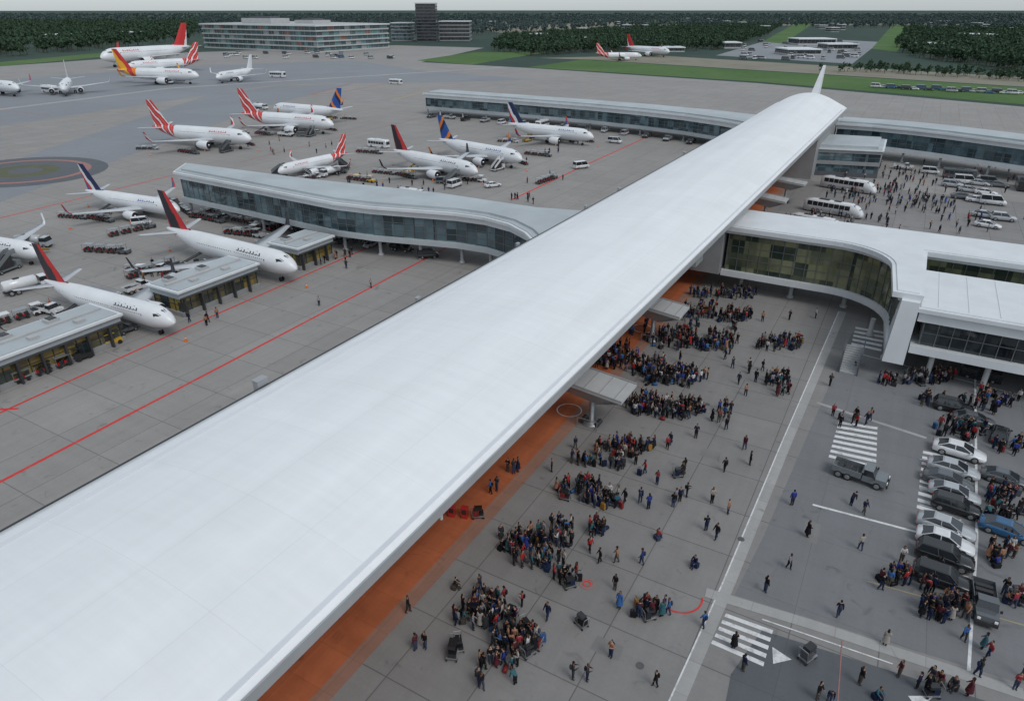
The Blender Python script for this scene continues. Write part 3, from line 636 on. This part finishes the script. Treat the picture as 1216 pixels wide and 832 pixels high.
def truck_mesh():
    b=MB(); b.box(-2.9,2.9,-.4,.4,.5,.75,6)
    b.loft([[(1.0,-1.05,.6),(2.9,-1.05,.6),(2.9,1.05,.6),(1.0,1.05,.6)],[(1.0,-1.05,1.35),(2.75,-1.0,1.35),(2.75,1.0,1.35),(1.0,1.05,1.35)]],0,False)
    b.loft([[(0.3,-1.02,1.35),(1.6,-1.02,1.35),(1.6,1.02,1.35),(.3,1.02,1.35)],[(.35,-.9,2.05),(1.25,-.9,2.05),(1.25,.9,2.05),(.35,.9,2.05)]],1,False)
    b.box(.3,1.3,-.92,.92,2.052,2.12,0); b.box(.3,1.0,-1.04,1.04,.6,1.34,0)
    b.box(-3,.2,-1.08,1.08,.76,.9,0)
    for y in (-1.08,1.02): b.box(-3,.2,y,y+.06,.902,1.5,0)
    b.box(-3,-2.94,-1.01,1.01,.902,1.5,0); b.box(.14,.2,-1.01,1.01,.902,1.7,0)
    for x in (-2.4,-1.7,-1.0,-.3): b.box(x,x+.5,-.8,.8,.903,1.2+.15*math.sin(x*7),6)
    b.box(2.9,3.05,-1,1,.5,.85,6)
    for s_ in (-1,1): b.box(2.85,2.95,s_*.75-.15,s_*.75+.15,.95,1.2,4); b.box(1.5,1.65,s_*1.2-.1,s_*1.2+.1,1.35,1.65,6)
    wheels(b,(-2.2,-1.2,1.95),1.1,.45,.3); return b
def bus_mesh(L=9):
    b=MB(); h=L/2
    def rg(x,w,z0,z1): return [(x,-w,z0),(x,w,z0),(x,w,z1-.2),(x,w-.2,z1),(x,-w+.2,z1),(x,-w,z1-.2)]
    b.loft([rg(-h,1.15,.4,2.8),rg(-h+.1,1.25,.3,2.95),rg(h-.3,1.25,.3,2.95),rg(h,1.15,.4,2.6)],0,False)
    for s_ in (-1,1): 
        x=-h+.5
        while x<h-1.2: b.box(x,x+1.1,s_*1.262-.01,s_*1.262+.01,1.35,2.3,1); x+=1.25
    b.box(h-.02,h+.02,-1.0,1.0,1.25,2.4,1); b.box(-h-.02,-h+.02,-.9,.9,1.5,2.4,1)
    b.box(-1.2,.8,-.7,.7,2.953,3.15,0); wheels(b,(-h+1.8,h-1.8),1.27,.46,.3)
    for s_ in (-1,1): b.box(h,h+.04,s_*.85-.15,s_*.85+.15,.6,.8,4)
    return b
def coach_mesh(): # long streamlined coach with raked nose
    b=MB()
    def rg(x,w,z0,z1): return [(x,-w,z0),(x,w,z0),(x,w*1.02,(z0+z1)/2),(x,w*.88,z1-.15),(x,w*.6,z1),(x,-w*.6,z1),(x,-w*.88,z1-.15),(x,-w*1.02,(z0+z1)/2)]
    b.loft([rg(-6.8,1.0,.5,2.4),rg(-6.5,1.25,.35,2.9),(rg(-5,1.3,.3,3.1)),rg(4.2,1.3,.3,3.1),rg(5.8,1.25,.3,2.5),rg(6.7,1.05,.35,1.5),rg(7.0,.8,.45,1.0)],0,True)
    for s_ in (-1,1):
        x=-5.8
        while x<4.2: b.add([(x,s_*1.345,1.65),(x+1.15,s_*1.345,1.65),(x+1.15,s_*1.24,2.65),(x,s_*1.24,2.65)],[(0,1,2,3)],1); x+=1.25
        b.box(6.3,6.75,s_*.75-.18,s_*.75+.18,1.0,1.2,4)
    b.add([(4.75,-1.0,2.93),(4.75,1.0,2.93),(6.3,1.0,2.03),(6.3,-1.0,2.03)],[(0,1,2,3)],1)
    b.box(-3.5,-1.2,-.6,.6,3.1,3.25,6); b.box(0,1.6,-.6,.6,3.1,3.22,6)
    wheels(b,(-4.2,-3.1,4.0),1.33,.48,.3); return b
def cart_mesh():
    b=MB()
    b.box(2.2,4.4,-.65,.65,.3,.85,0); b.box(2.2,3.0,-.6,.6,.853,1.0,6); b.tube([(3.3,0,.85),(3.1,0,1.3)],.04,6,6)
    for x in (2.3,3.5):
        for y in (-.6,.55): b.tube([(x,y,.85),(x,y,1.75)],.03,6,6)
    b.box(2.2,3.6,-.65,.65,1.76,1.82,0)
    for i in range(3):
        x=-5.2+i*2.5; b.box(x,x+2.0,-.7,.7,.42,.52,6)
        for px_ in (x+.02,x+1.94):
            for y in (-.68,.62): b.box(px_,px_+.05,y,y+.05,.52,1.5,3)
        b.box(x,x+2,-.7,.7,1.5,1.56,0 if i%2 else 3)
        for k in range(6): xx=x+.15+.3*k; b.box(xx,xx+.26,-.55+.1*(k%3),.1+.15*(k%2),.523,.8+.12*(k%3),(5,6,1)[k%3])
        b.tube([(x+2,0,.45),(x+2.5,0,.45)],.03,5,6)
        for wx in (x+.4,x+1.6):
            for y in (-.66,.54): b.tube([(wx,y,.22),(wx,y+.12,.22)],.22,10,2)
    for x in (2.6,4.0):
        for y in (-.7,.52): b.tube([(x,y,.3),(x,y+.18,.3)],.3,12,2)
    return b
def stairs_mesh():
    b=MB(); b.box(-3,2.6,-.9,.9,.45,.75,0); b.box(1.6,2.7,-.85,.85,.753,1.7,0); b.box(1.75,2.72,-.75,.75,1.1,1.6,1)
    for k in range(11): x=-2.9+k*.36; b.box(x,x+.34,-.7,.7,.753+.0,.9+k*.22,6)
    b.box(1.07,2.2,-.7,.7,3.1,3.2,0)
    for y in (-.76,.72):
        b.hexa([(-2.9,y,.9),(1.1,y,3.2),(1.1,y+.04,3.2),(-2.9,y+.04,.9),(-2.9,y,1.8),(1.1,y,4.1),(1.1,y+.04,4.1),(-2.9,y+.04,1.8)],0); b.box(1.1,2.2,y,y+.04,3.2,4.1,0)
    wheels(b,(-2.1,1.9),.95,.36,.22); return b
def loader_mesh():
    b=MB(); b.box(-2,1.8,-.8,.8,.4,.8,0); b.box(.9,1.7,-.75,-.1,.803,1.5,6)
    b.hexa([(-3.2,.0,.6),(3.4,.0,2.3),(3.4,.6,2.3),(-3.2,.6,.6),(-3.2,.0,.8),(3.4,.0,2.5),(3.4,.6,2.5),(-3.2,.6,.8)],6)
    for y in (-.05,.61): b.tube([(-3.2,y,.85),(3.4,y,2.55)],.05,6,0)
    b.tube([(1.2,.3,.8),(1.8,.3,1.9)],.07,6,3)
    wheels(b,(-1.3,1.2),.85,.34,.2); return b
def fuel_mesh():
    b=MB(); b.box(-4,3.2,-.5,.5,.5,.8,6)
    b.tube([(-3.9,0,1.75),(-3.7,0,1.75),(1.4,0,1.75),(1.6,0,1.75)],[.7,1.0,1.0,.7],18,0)
    b.loft([[(1.9,-1.1,.6),(3.6,-1.1,.6),(3.6,1.1,.6),(1.9,1.1,.6)],[(1.9,-1.1,1.5),(3.55,-1.1,1.5),(3.55,1.1,1.5),(1.9,1.1,1.5)]],0,False)
    b.loft([[(1.9,-1.08,1.503),(3.5,-1.08,1.503),(3.5,1.08,1.503),(1.9,1.08,1.503)],[(2.0,-.95,2.3),(3.2,-.95,2.3),(3.2,.95,2.3),(2.0,.95,2.3)]],1,False); b.box(2.0,3.2,-.96,.96,2.303,2.4,0)
    b.box(-2,-1,-.3,.3,2.74,2.9,6); wheels(b,(-3,-1.9,2.7),1.1,.48,.3); return b
VB={'sedan':car_mesh('sedan'),'suv':car_mesh('suv'),'van':car_mesh('van'),'truck':truck_mesh(),'bus':bus_mesh(),'coach':coach_mesh(),'cart':cart_mesh(),'stairs':stairs_mesh(),'loader':loader_mesh(),'fuel':fuel_mesh()}; VM={}
NM={'sedan':'parked_car','suv':'parked_suv','van':'parked_van','truck':'flatbed_truck','bus':'apron_bus','coach':'streamlined_coach','cart':'baggage_train','stairs':'passenger_stairs','loader':'belt_loader','fuel':'fuel_truck'}
HLN={'sedan':2.4,'suv':2.4,'van':2.6,'truck':3.1,'bus':4.6,'coach':7.1,'cart':5.3,'stairs':3.2,'loader':3.5,'fuel':4.1}; VR=[]
def veh(u,v,kind,col,hd,sc=1.0,xy=None):
    k=(kind,col)
    if k not in VM: VM[k]=VB[kind].mesh(kind+'_'+col,[PC[col],GL,TY,RM,HLm,TLm,TRIM])
    x,y=xy or G(u,v); VR.append((x,y,math.cos(math.radians(hd)),math.sin(math.radians(hd)),HLN[kind]*sc+.35,1.1*sc+.3))
    return link(NM[kind],VM[k],None,(x,y,0.03),math.radians(hd),sc)
for u,v,k,c,h,s_ in [(1137,540,'sedan','white',-4,1.05),(1130,561,'sedan','silver',-3,1.0),(1124,575,'sedan','grey',-4,.95),(1131,590,'sedan','silver',-2,.95),(1133,606,'suv','black',-3,.88),
    (1121,630,'sedan','silver',-6,1.0),(1120,647,'sedan','white',-3,.97),(1119,666,'suv','black',-3,.95),(1116,692,'suv','black',-3,.93),(1166,722,'truck','grey',-88,0.75),(1130,487,'suv','black',0,.9),(1155,502,'sedan','grey',4,.9),
    (1194,634,'sedan','blue',-8,.95),(1163,450,'bus','black',-3,0.5),(1207,436,'van','grey',85,1.2),(1020,569,'truck','olive',-6,0.85),(1186,520,'sedan','black',80,.9),
    (1192,572,'sedan','grey',-5,.9)]: veh(u,v,k,c,h,s_)
for u,v,h,s_ in [(1006,226,-14,1.0),(988,254,-12,.95),(968,270,-14,.8)]: veh(u,v,'coach','white',h,s_)
for u,v in [(1145,218),(1162,220),(1150,228),(1170,231),(1142,236),(1160,240),(1168,258),(1172,270),(1185,222),(1130,222),(1190,262),(1155,212),(1178,243)]:
    veh(u,v,random.choice(['sedan','suv','van','sedan']),random.choice(['silver','white','silver','grey']),random.choice([0,5,-8]),1.1)
for u in range(1040,1216,9):
    veh(u,104+(u-1040)*0.05+random.uniform(-1,1),'sedan' if u%2 else 'van',random.choice(['silver','white','black','blue']),random.uniform(-5,5),1.2)
for i in range(60): veh(rng.uniform(880,1020),rng.uniform(50,72),'van',random.choice(['silver','white','grey']),random.choice([0,90]),1.6)
for i in range(26): veh(rng.uniform(260,470),rng.uniform(64,70),'van',random.choice(['silver','white','black','blue']),random.choice([0,90]),1.3)
for u,v,k,c,h,s_ in [(310,272,'cart','white',100,1),(292,280,'cart','silver',10,1),(185,322,'cart','grey',85,1),(165,345,'truck','white',90,.8),(243,360,'cart','red',95,.8),(105,418,'cart','yellow',80,1),(112,412,'truck','yellow',85,.6),
    (68,437,'cart','black',85,1),(450,175,'bus','white',0,.9),(440,182,'cart','grey',10,1),(430,215,'cart','yellow',0,1),(540,222,'van','white',90,1),(395,205,'cart','grey',20,1),(250,262,'cart','grey',0,1),(340,268,'cart','blue',90,1),
    (560,215,'cart','white',5,1),(640,185,'cart','grey',0,1),(585,222,'sedan','white',60,1),(730,170,'van','white',0,1),(160,275,'cart','grey',80,1),(225,182,'cart','grey',0,1),(340,162,'truck','white',10,1),(470,100,'bus','white',0,1),(600,120,'bus','white',0,1),
    (530,130,'van','white',0,1),(60,110,'bus','white',0,1.3),(330,92,'bus','white',10,1.3),(200,100,'truck','white',0,1.3),(480,268,'truck','grey',5,1),(300,255,'cart','black',5,1),(420,262,'bus','grey',0,.8),
    (360,300,'cart','grey',90,.9),(20,380,'cart','white',80,1),(60,372,'truck','white',10,.8),(150,395,'truck','grey',90,.6),(35,300,'van','white',0,.9),(130,300,'cart','grey',20,1),(270,215,'truck','white',0,.9),
    (440,288,'cart','grey',5,.8),(500,278,'van','white',8,.8),(35,345,'fuel','white',80,.9),(650,215,'cart','grey',85,1),(690,200,'van','white',60,1),(490,235,'fuel','white',5,.9),(310,130,'fuel','white',5,1)]: veh(u,v,k,c,h,s_)
R2=random.Random(3)
for a,d,s_ in PL[:11]:
    n=Vector((d.y,-d.x))
    for kind,bk_,sd_,hd,sc_ in [('stairs',5.5,5.0,90,.9),('loader',11,-4.6,-100,.9),('loader',26,4.4,95,.9),('cart',22,8.5,0,.9),('fuel',17,-9.5,10,.9),('cart',8,-8,160,.8),('van',8,6.5,40,.8),('truck',30,-6,30,.8),('stairs',29,-5,-90,.8),('cart',31,10,20,.8)]:
        if R2.random()<.2: continue
        p_=a-d*(bk_*s_)+n*sd_*max(s_,.8)
        if -100.5<p_.x<-88 and p_.y<92: continue
        if p_.x>-88 and p_.y<92: continue
        veh(0,0,kind,R2.choice(['white','white','grey','silver','grey','olive'] if kind!='loader' else ['white','yellow','grey']),math.degrees(math.atan2(d.y,d.x))+hd+R2.uniform(-12,12),sc_,xy=(p_.x,p_.y))
b=MB(); b.box(-.22,.22,-.22,.22,0,.05,0); b.tube([(0,0,.05),(0,0,.35),(0,0,.36),(0,0,.5),(0,0,.51),(0,0,.75)],[.16,.1,.1,.07,.07,.03],12,0); b.tube([(0,0,.36),(0,0,.5)],[.104,.076],12,1)
CONE=b.mesh('cone',[simple('cone_orange',(.7,.15,.02)),M['white']])
for a,d,s_ in PL[:11]:
    n=Vector((d.y,-d.x))
    for bk_,sd_ in [(-2,0),(22,18),(22,-18),(12,7),(12,-7),(39,0)]:
        p_=a-d*bk_*s_+n*sd_*s_
        if p_.x<-44: link('traffic_cone',CONE,None,(p_.x,p_.y,.02),0,1.1)
for x in range(-185,-60,9): veh(0,0,random.choice(['van','bus','truck']),random.choice(['white','grey','black','silver']),random.choice([0,90,-90]),.9,xy=(x,254-random.uniform(0,2)-(0 if x<-100 else (x+100)*0.2)))
for x in range(-138,-70,7): veh(0,0,random.choice(['van','cart','truck','sedan']),random.choice(['white','grey','black','silver']),random.choice([0,90,-90,40]),.8,xy=(x,99.5+random.uniform(-1.5,1.5)))
for x in range(-15,60,7): veh(0,0,random.choice(['van','bus','truck']),random.choice(['white','grey','black']),random.choice([0,90]),.9,xy=(x,238-max(0,(x-0)*0.45)-4))
# ---------------------------------------------------------------- people
def clothing(name,cols,mul,rough=.85):
    m=N(name); r=m.n('ShaderNodeObjectInfo').outputs['Random']; r=m.math('FRACT',m.math('MULTIPLY',r,mul)); n=len(cols)
    c=m.ramp(r,[(i/n,cc) for i,cc in enumerate(cols)],'CONSTANT'); f=m.noise(m.obj(),9,3)
    return m.done(m.mix(m.math('MULTIPLY',f,.4),c,(0.01,0.01,0.012)),rough,0,.2)
K=(.010,.010,.013);NV=(.012,.022,.06);DG=(.04,.042,.048)
SH=clothing('top_cloth',[K,NV,(.4,.03,.03),K,(.05,.15,.38),DG,(.6,.6,.59),K,(.02,.02,.03),(.33,.04,.05),NV,(.04,.13,.16),K,(.4,.2,.12),K,(.03,.05,.26),DG,(.25,.25,.27),(.1,.02,.03),K,K,(.4,.37,.33),NV],37.7)
PT=clothing('trouser_cloth',[K,NV,DG,K,(.02,.035,.09),(.016,.016,.02),(.09,.08,.065),K,(.05,.065,.12)],91.3)
SK=clothing('skin',[(.42,.24,.17),(.3,.16,.1),(.5,.31,.23),(.16,.08,.05)],53.1,.6)
HR=clothing('hair',[(.012,.01,.009),(.03,.018,.012),(.012,.01,.009),(.08,.05,.03)],17.9,.7)
SE=simple('shoes',(.03,.03,.03),.6); EY=simple('eyes',(.02,.015,.01),.3); LP=simple('lips',(.35,.12,.1),.6)
def person_mesh(name,pose):
    lean=pose.get('lean',0); hz=pose.get('hip',.95)
    def T(y,z):
        zz=z-.95; return (0,y+zz*math.sin(lean)+0.0,hz+zz*math.cos(lean))
    co_=[(0,0,hz),T(0,1.12),T(-.01,1.3),T(0,1.45),T(.01,1.56)]
    rad=[(.175,.125),(.16,.11),(.2,.13),(.066,.062),(.055,.055)]
    E=[(0,1),(1,2),(2,3),(3,4)]; seg=['shirt','shirt','shirt','skin']
    def addc(par,pts,rr,mt):
        for p,r,m_ in zip(pts,rr,mt):
            co_.append(p); rad.append((r,r)); E.append((par,len(co_)-1)); seg.append(m_); par=len(co_)-1
        return par
    hands=[]
    for s_,A in ((-1,pose.get('aL',((.05,0,-.28),(.02,.08,-.25)))),(1,pose.get('aR',((.05,0,-.28),(.02,.08,-.25))))):
        sh=T(0,1.41); sh=(s_*.18,sh[1],sh[2]); el=(sh[0]+s_*A[0][0],sh[1]+A[0][1],sh[2]+A[0][2]); wr=(el[0]+s_*A[1][0],el[1]+A[1][1],el[2]+A[1][2])
        dd=(Vector(wr)-Vector(el)).normalized(); pm=tuple(Vector(wr)+dd*.07)
        addc(2,[sh,el,wr,pm],[.08,.062,.042,.036],['shirt','shirt','shirt','skin']); hands.append((pm,dd,s_))
    for s_,Lg in ((-1,pose.get('lL',((0,.01,-.45),(0,-.02,-.41)))),(1,pose.get('lR',((0,.01,-.45),(0,-.02,-.41))))):
        hp=(s_*.09,0,hz-.03); kn=(hp[0]+Lg[0][0],hp[1]+Lg[0][1],hp[2]+Lg[0][2]); an=(kn[0]+Lg[1][0],kn[1]+Lg[1][1],kn[2]+Lg[1][2]); to=(an[0]+s_*.02,an[1]+.15,max(.035,an[2]-.05))
        addc(0,[hp,kn,an,to],[.12,.085,.062,.045],['pants','pants','pants','shoe'])
    me=bpy.data.meshes.new('skel'); me.from_pydata(co_,E,[]); o=bpy.data.objects.new('skel',me); S.collection.objects.link(o)
    o.modifiers.new('s','SKIN'); 
    for i,r in enumerate(rad): me.skin_vertices[0].data[i].radius=r; me.skin_vertices[0].data[i].use_root=(i==0)
    sb=o.modifiers.new('u','SUBSURF'); sb.levels=1; sb.render_levels=1
    dg=bpy.context.evaluated_depsgraph_get(); ev=o.evaluated_get(dg); m2=bpy.data.meshes.new_from_object(ev)
    mi={'shirt':0,'pants':1,'skin':2,'shoe':4}; b=MB(); V=[v.co.copy() for v in m2.vertices]
    segs=[(Vector(co_[a]),Vector(co_[c]),mi[g]) for (a,c),g in zip(E,seg)]
    fm=[]
    for f in m2.polygons:
        c=sum((V[i] for i in f.vertices),Vector())/len(f.vertices); best=9;bi=0
        for a,q,g in segs:
            d=q-a; t=max(0,min(1,(c-a).dot(d)/max(1e-6,d.length_squared))); dist=(c-a-d*t).length
            if dist<best: best=dist;bi=g
        fm.append(bi)
    b.v=[tuple(v) for v in V]; b.f=[tuple(f.vertices) for f in m2.polygons]; b.m=fm; b.s=[True]*len(fm)
    bpy.data.objects.remove(o); bpy.data.meshes.remove(m2)
    for pm,dd,s_ in hands:
        pm=Vector(pm); side=dd.cross(Vector((s_,0,0))); side=side.normalized() if side.length>.1 else Vector((0,1,0)); curl=Vector((-s_,0,0))
        for k,(off,ln) in enumerate([(.027,.065),(.009,.078),(-.009,.072),(-.026,.055)]):
            p0=pm+side*off; p1=p0+dd*ln*.55+curl*.008; p2=p0+dd*ln+curl*.028; b.tube([p0,p1,p2],[.011,.0095,.007],5,2)
        p0=pm-dd*.04+side*.03; b.tube([p0,p0+side*.03+dd*.03,p0+side*.035+dd*.06+curl*.01],[.012,.011,.008],5,2)
    hc=Vector(T(.02,1.645)); 
    b.ell(hc,(.078,.095,.118),2,14,10); b.tube([hc+Vector((0,.085,.02)),hc+Vector((0,.115,-.02)),hc+Vector((0,.09,-.03))],[.008,.016,.01],6,2)
    for s_ in (-1,1):
        b.ell(hc+Vector((s_*.079,-.005,-.005)),(.012,.022,.032),2,6,4); b.ell(hc+Vector((s_*.03,.086,.012)),(.012,.008,.008),5,6,4)
    b.ell(hc+Vector((0,.089,-.055)),(.024,.008,.008),6,6,4)
    hl=pose.get('hair',0)
    rings=[]
    for i in range(6):
        th=math.pi*.5*i/5*1.05; rings.append([tuple(hc+Vector((.087*math.sin(th+.02)*math.cos(k*math.pi/6),-.014+.104*math.sin(th+.02)*math.sin(k*math.pi/6)*(1 if math.sin(k*math.pi/6)<0 else .78),.02+.115*math.cos(th)))) for k in range(12)])
    b.loft(rings,3)
    b.ell(hc+Vector((0,-.055,-.03-.08*hl)),(.072+.02*hl,.05,.09+.12*hl),3,10,7)
    if pose.get('bag'):
        q=Vector(T(-.18,1.2)); b.ell(q,(.15,.1,.23),7,10,7); 
    if hz<.6:
        b.loft([[(-.3,-.2,z),(.3,-.2,z),(.33,0,z),(.3,.2,z),(-.3,.2,z),(-.33,0,z)] for z in (.0,.04,.36,.4)],7,False)
    if pose.get('dress'):
        rings=[[(r*math.cos(k*math.pi/8)*1.1,r*math.sin(k*math.pi/8),z) for k in range(16)] for z,r in ((hz+.12,.16),(hz-.05,.19),(hz-.3,.23),(hz-.5,.26))]; b.loft(rings,0)
    return b.mesh(name,[SH,PT,SK,HR,SE,EY,LP,PT])
poses=[dict(),dict(hair=1,aL=((.06,.03,-.27),(-.1,.2,-.08)),aR=((.05,.0,-.28),(.0,.1,-.23))),
 dict(lL=((0,.13,-.43),(0,-.0,-.42)),lR=((0,-.05,-.44),(0,-.15,-.38)),aL=((.03,-.1,-.26),(.02,.02,-.25)),aR=((.03,.1,-.26),(0,.12,-.21)),lean=.05),
 dict(lL=((0,-.04,-.44),(0,-.14,-.39)),lR=((0,.14,-.43),(0,-.0,-.42)),aL=((.03,.1,-.26),(0,.12,-.21)),aR=((.03,-.08,-.26),(.02,.02,-.25)),bag=1,lean=.07),
 dict(bag=1,aL=((.07,.05,-.26),(-.09,.2,.1)),aR=((.07,.05,-.26),(-.09,.2,.1))),
 dict(hair=1,dress=1,aL=((.04,0,-.27),(.02,.06,-.25)),aR=((.07,.04,-.25),(-.08,.18,-.1))),
 dict(hip=.5,lL=((0,.42,.02),(0,.04,-.4)),lR=((0,.42,.02),(0,.0,-.4)),aL=((.05,.12,-.24),(-.04,.22,-.05)),aR=((.05,.12,-.24),(-.04,.22,-.05)),lean=.2),
 dict(hip=.9,lean=.7,aL=((.02,.02,-.29),(0,.06,-.25)),aR=((.02,.02,-.29),(0,.06,-.25)),lL=((0,.06,-.42),(0,-.08,-.4)),lR=((0,.02,-.43),(0,-.06,-.4))),
 dict(aR=((.12,.05,.22),(.02,.04,.24)),aL=((.08,0,-.27),(.03,.1,-.22)))]
PM=[person_mesh('person_pose_%d'%i,q) for i,q in enumerate(poses)]
BAGC=clothing('luggage_shell',[K,(.25,.03,.03),NV,(.1,.1,.11),(.04,.12,.3),K,(.4,.2,.03),(.03,.03,.04)],23.3,.4)
b=MB(); b.loft([[(-.22,-.13,z),(.22,-.13,z),(.25,0,z),(.22,.13,z),(-.22,.13,z),(-.25,0,z)] for z in (.07,.1,.62,.66)],0,False)
for x in (-.17,-.06,.06,.17): b.box(x-.012,x+.012,-.15,-.132,.12,.6,1)
for x in (-.12,.12): b.tube([(x,.1,.66),(x,.1,.98)],.012,5,2)
b.box(-.14,.14,.08,.12,.98,1.01,1)
for x in (-.18,.18):
    for y in (-.1,.1): b.tube([(x-.02,y,.035),(x+.02,y,.035)],.035,8,1)
SUIT=b.mesh('suitcase',[BAGC,TRIM,RM])
b=MB(); b.tube([(-.3,0,.17),(-.28,0,.17),(.28,0,.17),(.3,0,.17)],[.1,.17,.17,.1],12,0); b.tube([(-.12,0,.33),(-.06,0,.44),(.06,0,.44),(.12,0,.33)],.014,6,1)
DUF=b.mesh('duffel_bag',[BAGC,TRIM])
b=MB(); b.box(-.45,.45,-.3,.3,.22,.26,1)
for x in (-.4,.38): 
    for y in (-.28,.26): b.tube([(x,y,.1),(x,y+.04,.1)],.1,10,2)
for y in (-.27,.27): b.tube([(-.42,y,.26),(-.55,y,1.02)],.02,6,1)
b.tube([(-.55,-.27,1.02),(-.55,.27,1.02)],.025,6,1)
b.box(-.38,.02,-.26,.22,.263,.75,0); b.box(.05,.4,-.2,.26,.263,.55,3); b.box(-.3,.3,-.2,.2,.753,1.0,3)
TROL=b.mesh('luggage_trolley',[BAGC,RM,TY,PC['black']])
occ={}
def free(x,y,r=.4):
    for (vx,vy,c_,s_,hl,hw) in VR:
        dx,dy=x-vx,y-vy
        if abs(dx)<8 and abs(dy)<8 and abs(dx*c_+dy*s_)<hl and abs(-dx*s_+dy*c_)<hw: return False
    k=(int(x//.6),int(y//.6))
    for i in (-1,0,1):
        for j in (-1,0,1):
            for (a,c) in occ.get((k[0]+i,k[1]+j),[]):
                if (a-x)**2+(c-y)**2<r*r: return False
    occ.setdefault(k,[]).append((x,y)); return True
PS=1.0; NP=0
def person(x,y,pose=None,face=None):
    global NP
    if not free(x,y): return
    if pose is None: pose=random.choices(range(9),[5,4,4,4,3,3,1.6,.8,.25])[0]
    link('person',PM[pose],None,(x,y,0.03),random.uniform(0,6.28) if face is None else face,PS*random.uniform(.93,1.06)); NP+=1
def blob(u,v,ru,rv,n,bags=.22):
    c0=Vector(G(u,v))
    for i in range(n):
        a=random.uniform(0,6.28); r=random.random()**.6; x,y=G(u+ru*r*math.cos(a),v+rv*r*math.sin(a))
        if x<-32.0: continue
        fa=math.atan2(c0.y-y,c0.x-x)-math.pi/2+random.uniform(-.9,.9)
        person(x,y,None,fa)
        if random.random()<bags:
            x+=random.uniform(-.5,.5); y+=random.uniform(-.5,.5)
            if free(x,y,.3): 
                k=random.choice([0,0,1,2]); link(('suitcase','duffel_bag','luggage_trolley')[k],(SUIT,DUF,TROL)[k],None,(x,y,.03),random.uniform(0,6.28),1.05)
CL=[(720,424,32,17,90),(765,436,26,12,56),(800,405,32,12,74),(832,372,24,8,38),(858,352,42,5,50),(868,378,30,6,46),(845,408,34,10,66),(800,450,40,9,80),(762,484,22,11,56),(805,490,36,10,74),
 (745,535,38,8,66),(735,554,12,5,14),(688,582,30,8,48),(718,597,26,8,44),(712,632,14,7,18),(640,645,40,9,64),(640,668,34,9,70),(672,688,20,7,30),(575,735,42,14,80),(612,765,28,14,70),(592,792,26,7,26),
 (772,728,25,6,26),(922,410,30,8,34),(922,454,18,8,20),(1062,455,20,4,24),(1102,452,32,6,42),(1100,478,18,6,16),(1150,512,44,12,60),(1190,600,24,26,54),(1120,728,32,14,76),(1065,690,24,6,28),(1195,715,22,12,36),(1130,700,40,8,26),
 (1085,812,70,14,8),(925,468,12,5,8),(700,550,22,6,22),(860,495,10,12,10),(665,630,18,7,10),(820,420,80,50,36),(760,560,100,50,12),(1000,500,40,8,8),(1170,480,40,14,30),(1195,530,22,14,26),(610,650,16,10,18),(580,715,20,8,20),(1180,660,24,14,18)]
for q in CL: blob(*q)
for u,v in [(936,675),(908,703),(540,698),(485,727),(505,770),(494,772),(725,780),(778,815),(697,808),(680,806),(1050,766),(825,672),(838,630),(864,610),(732,668),(762,670),(890,552),(845,597),(590,583),(583,586),(615,560),(603,560),(610,562),
  (937,380),(968,378),(905,382),(1015,440),(985,458),(1125,812),(1132,815),(1120,810),(970,830),(984,832),(1040,828),(835,745),(735,722),(730,700),(752,735),(595,640),(570,700),(620,720),(650,735),(850,640),(780,575),(812,560),(860,560),(807,595),
  (815,590),(885,470),(905,440),(1010,600),(1025,610),(1045,700),(1090,700),(1143,760),(1172,780),(568,812),(572,818),(612,812),(700,655),(712,668),(845,500),(862,510),(826,520),(780,640),(655,560),(668,630),(940,600)]:
    person(*G(u,v))
for i in range(24):
    u=rng.uniform(560,1216); v=rng.uniform(400,830); x,y=G(u,v)
    if x<-30: continue
    person(x,y)
for u,v,ru,rv,n in [(1060,215,60,14,40),(1020,232,50,10,40),(1075,245,60,10,45),(1100,225,60,30,40),(980,262,50,8,26),(1150,265,70,14,24),(930,228,14,12,14),(905,245,12,8,10),(1060,205,40,6,20),(1180,215,40,30,20),(1040,268,60,10,14),
  (400,272,60,8,50),(470,272,50,7,44),(330,262,50,8,26),(540,282,30,6,20),(375,312,14,6,10),(400,305,20,8,12),(225,375,40,14,10),(80,420,40,14,14),(440,218,60,20,22),(520,225,60,8,14),(300,225,60,10,10),(640,200,50,20,14),(410,345,40,30,3),(680,178,40,10,12),(180,325,30,10,10),(350,175,60,10,12),(620,240,20,6,8)]:
    for i in range(n):
        a=random.uniform(0,6.28); r=math.sqrt(random.random()); x,y=G(u+ru*r*math.cos(a),v+rv*r*math.sin(a))
        if -42.5<x<-22 or (-98.5<x<-90 and not 49<y<58): continue
        person(x,y,random.choice([0,1,2,3,4,5]))
for u,v in [(538,778),(545,770),(690,742),(958,782)]: 
    x,y=G(u,v); link('luggage_trolley',TROL,None,(x,y,.03),random.uniform(0,6),1.35 if u in (538,958) else 1.1)
for u,v in [(537,612),(552,614)]:
    x,y=G(u,v); b=MB(); b.box(-.3,.3,-.25,.25,0,1.1,0); b.box(-.22,.22,-.27,-.252,.5,1.0,1); b.box(-.34,.34,-.3,.3,1.103,1.16,0); link('ticket_kiosk',b.mesh('kiosk',[PC['red'],GL,M['wpanel']]),None,(x,y,.02),.3)
x,y=G(568,614); link('luggage_trolley',TROL,None,(x,y,.02),.6,1.2)
x,y=G(524,616); b=MB(); b.tube([(0,0,0),(0,0,3.0)],.18,12,0); b.box(-.3,.3,-.3,.3,3.0,3.12,0); link('bollard_column',b.mesh('col',[M['wpanel']]),None,(x,y,.02))
print('PEOPLE',NP,'OBJ',len(bpy.data.objects))
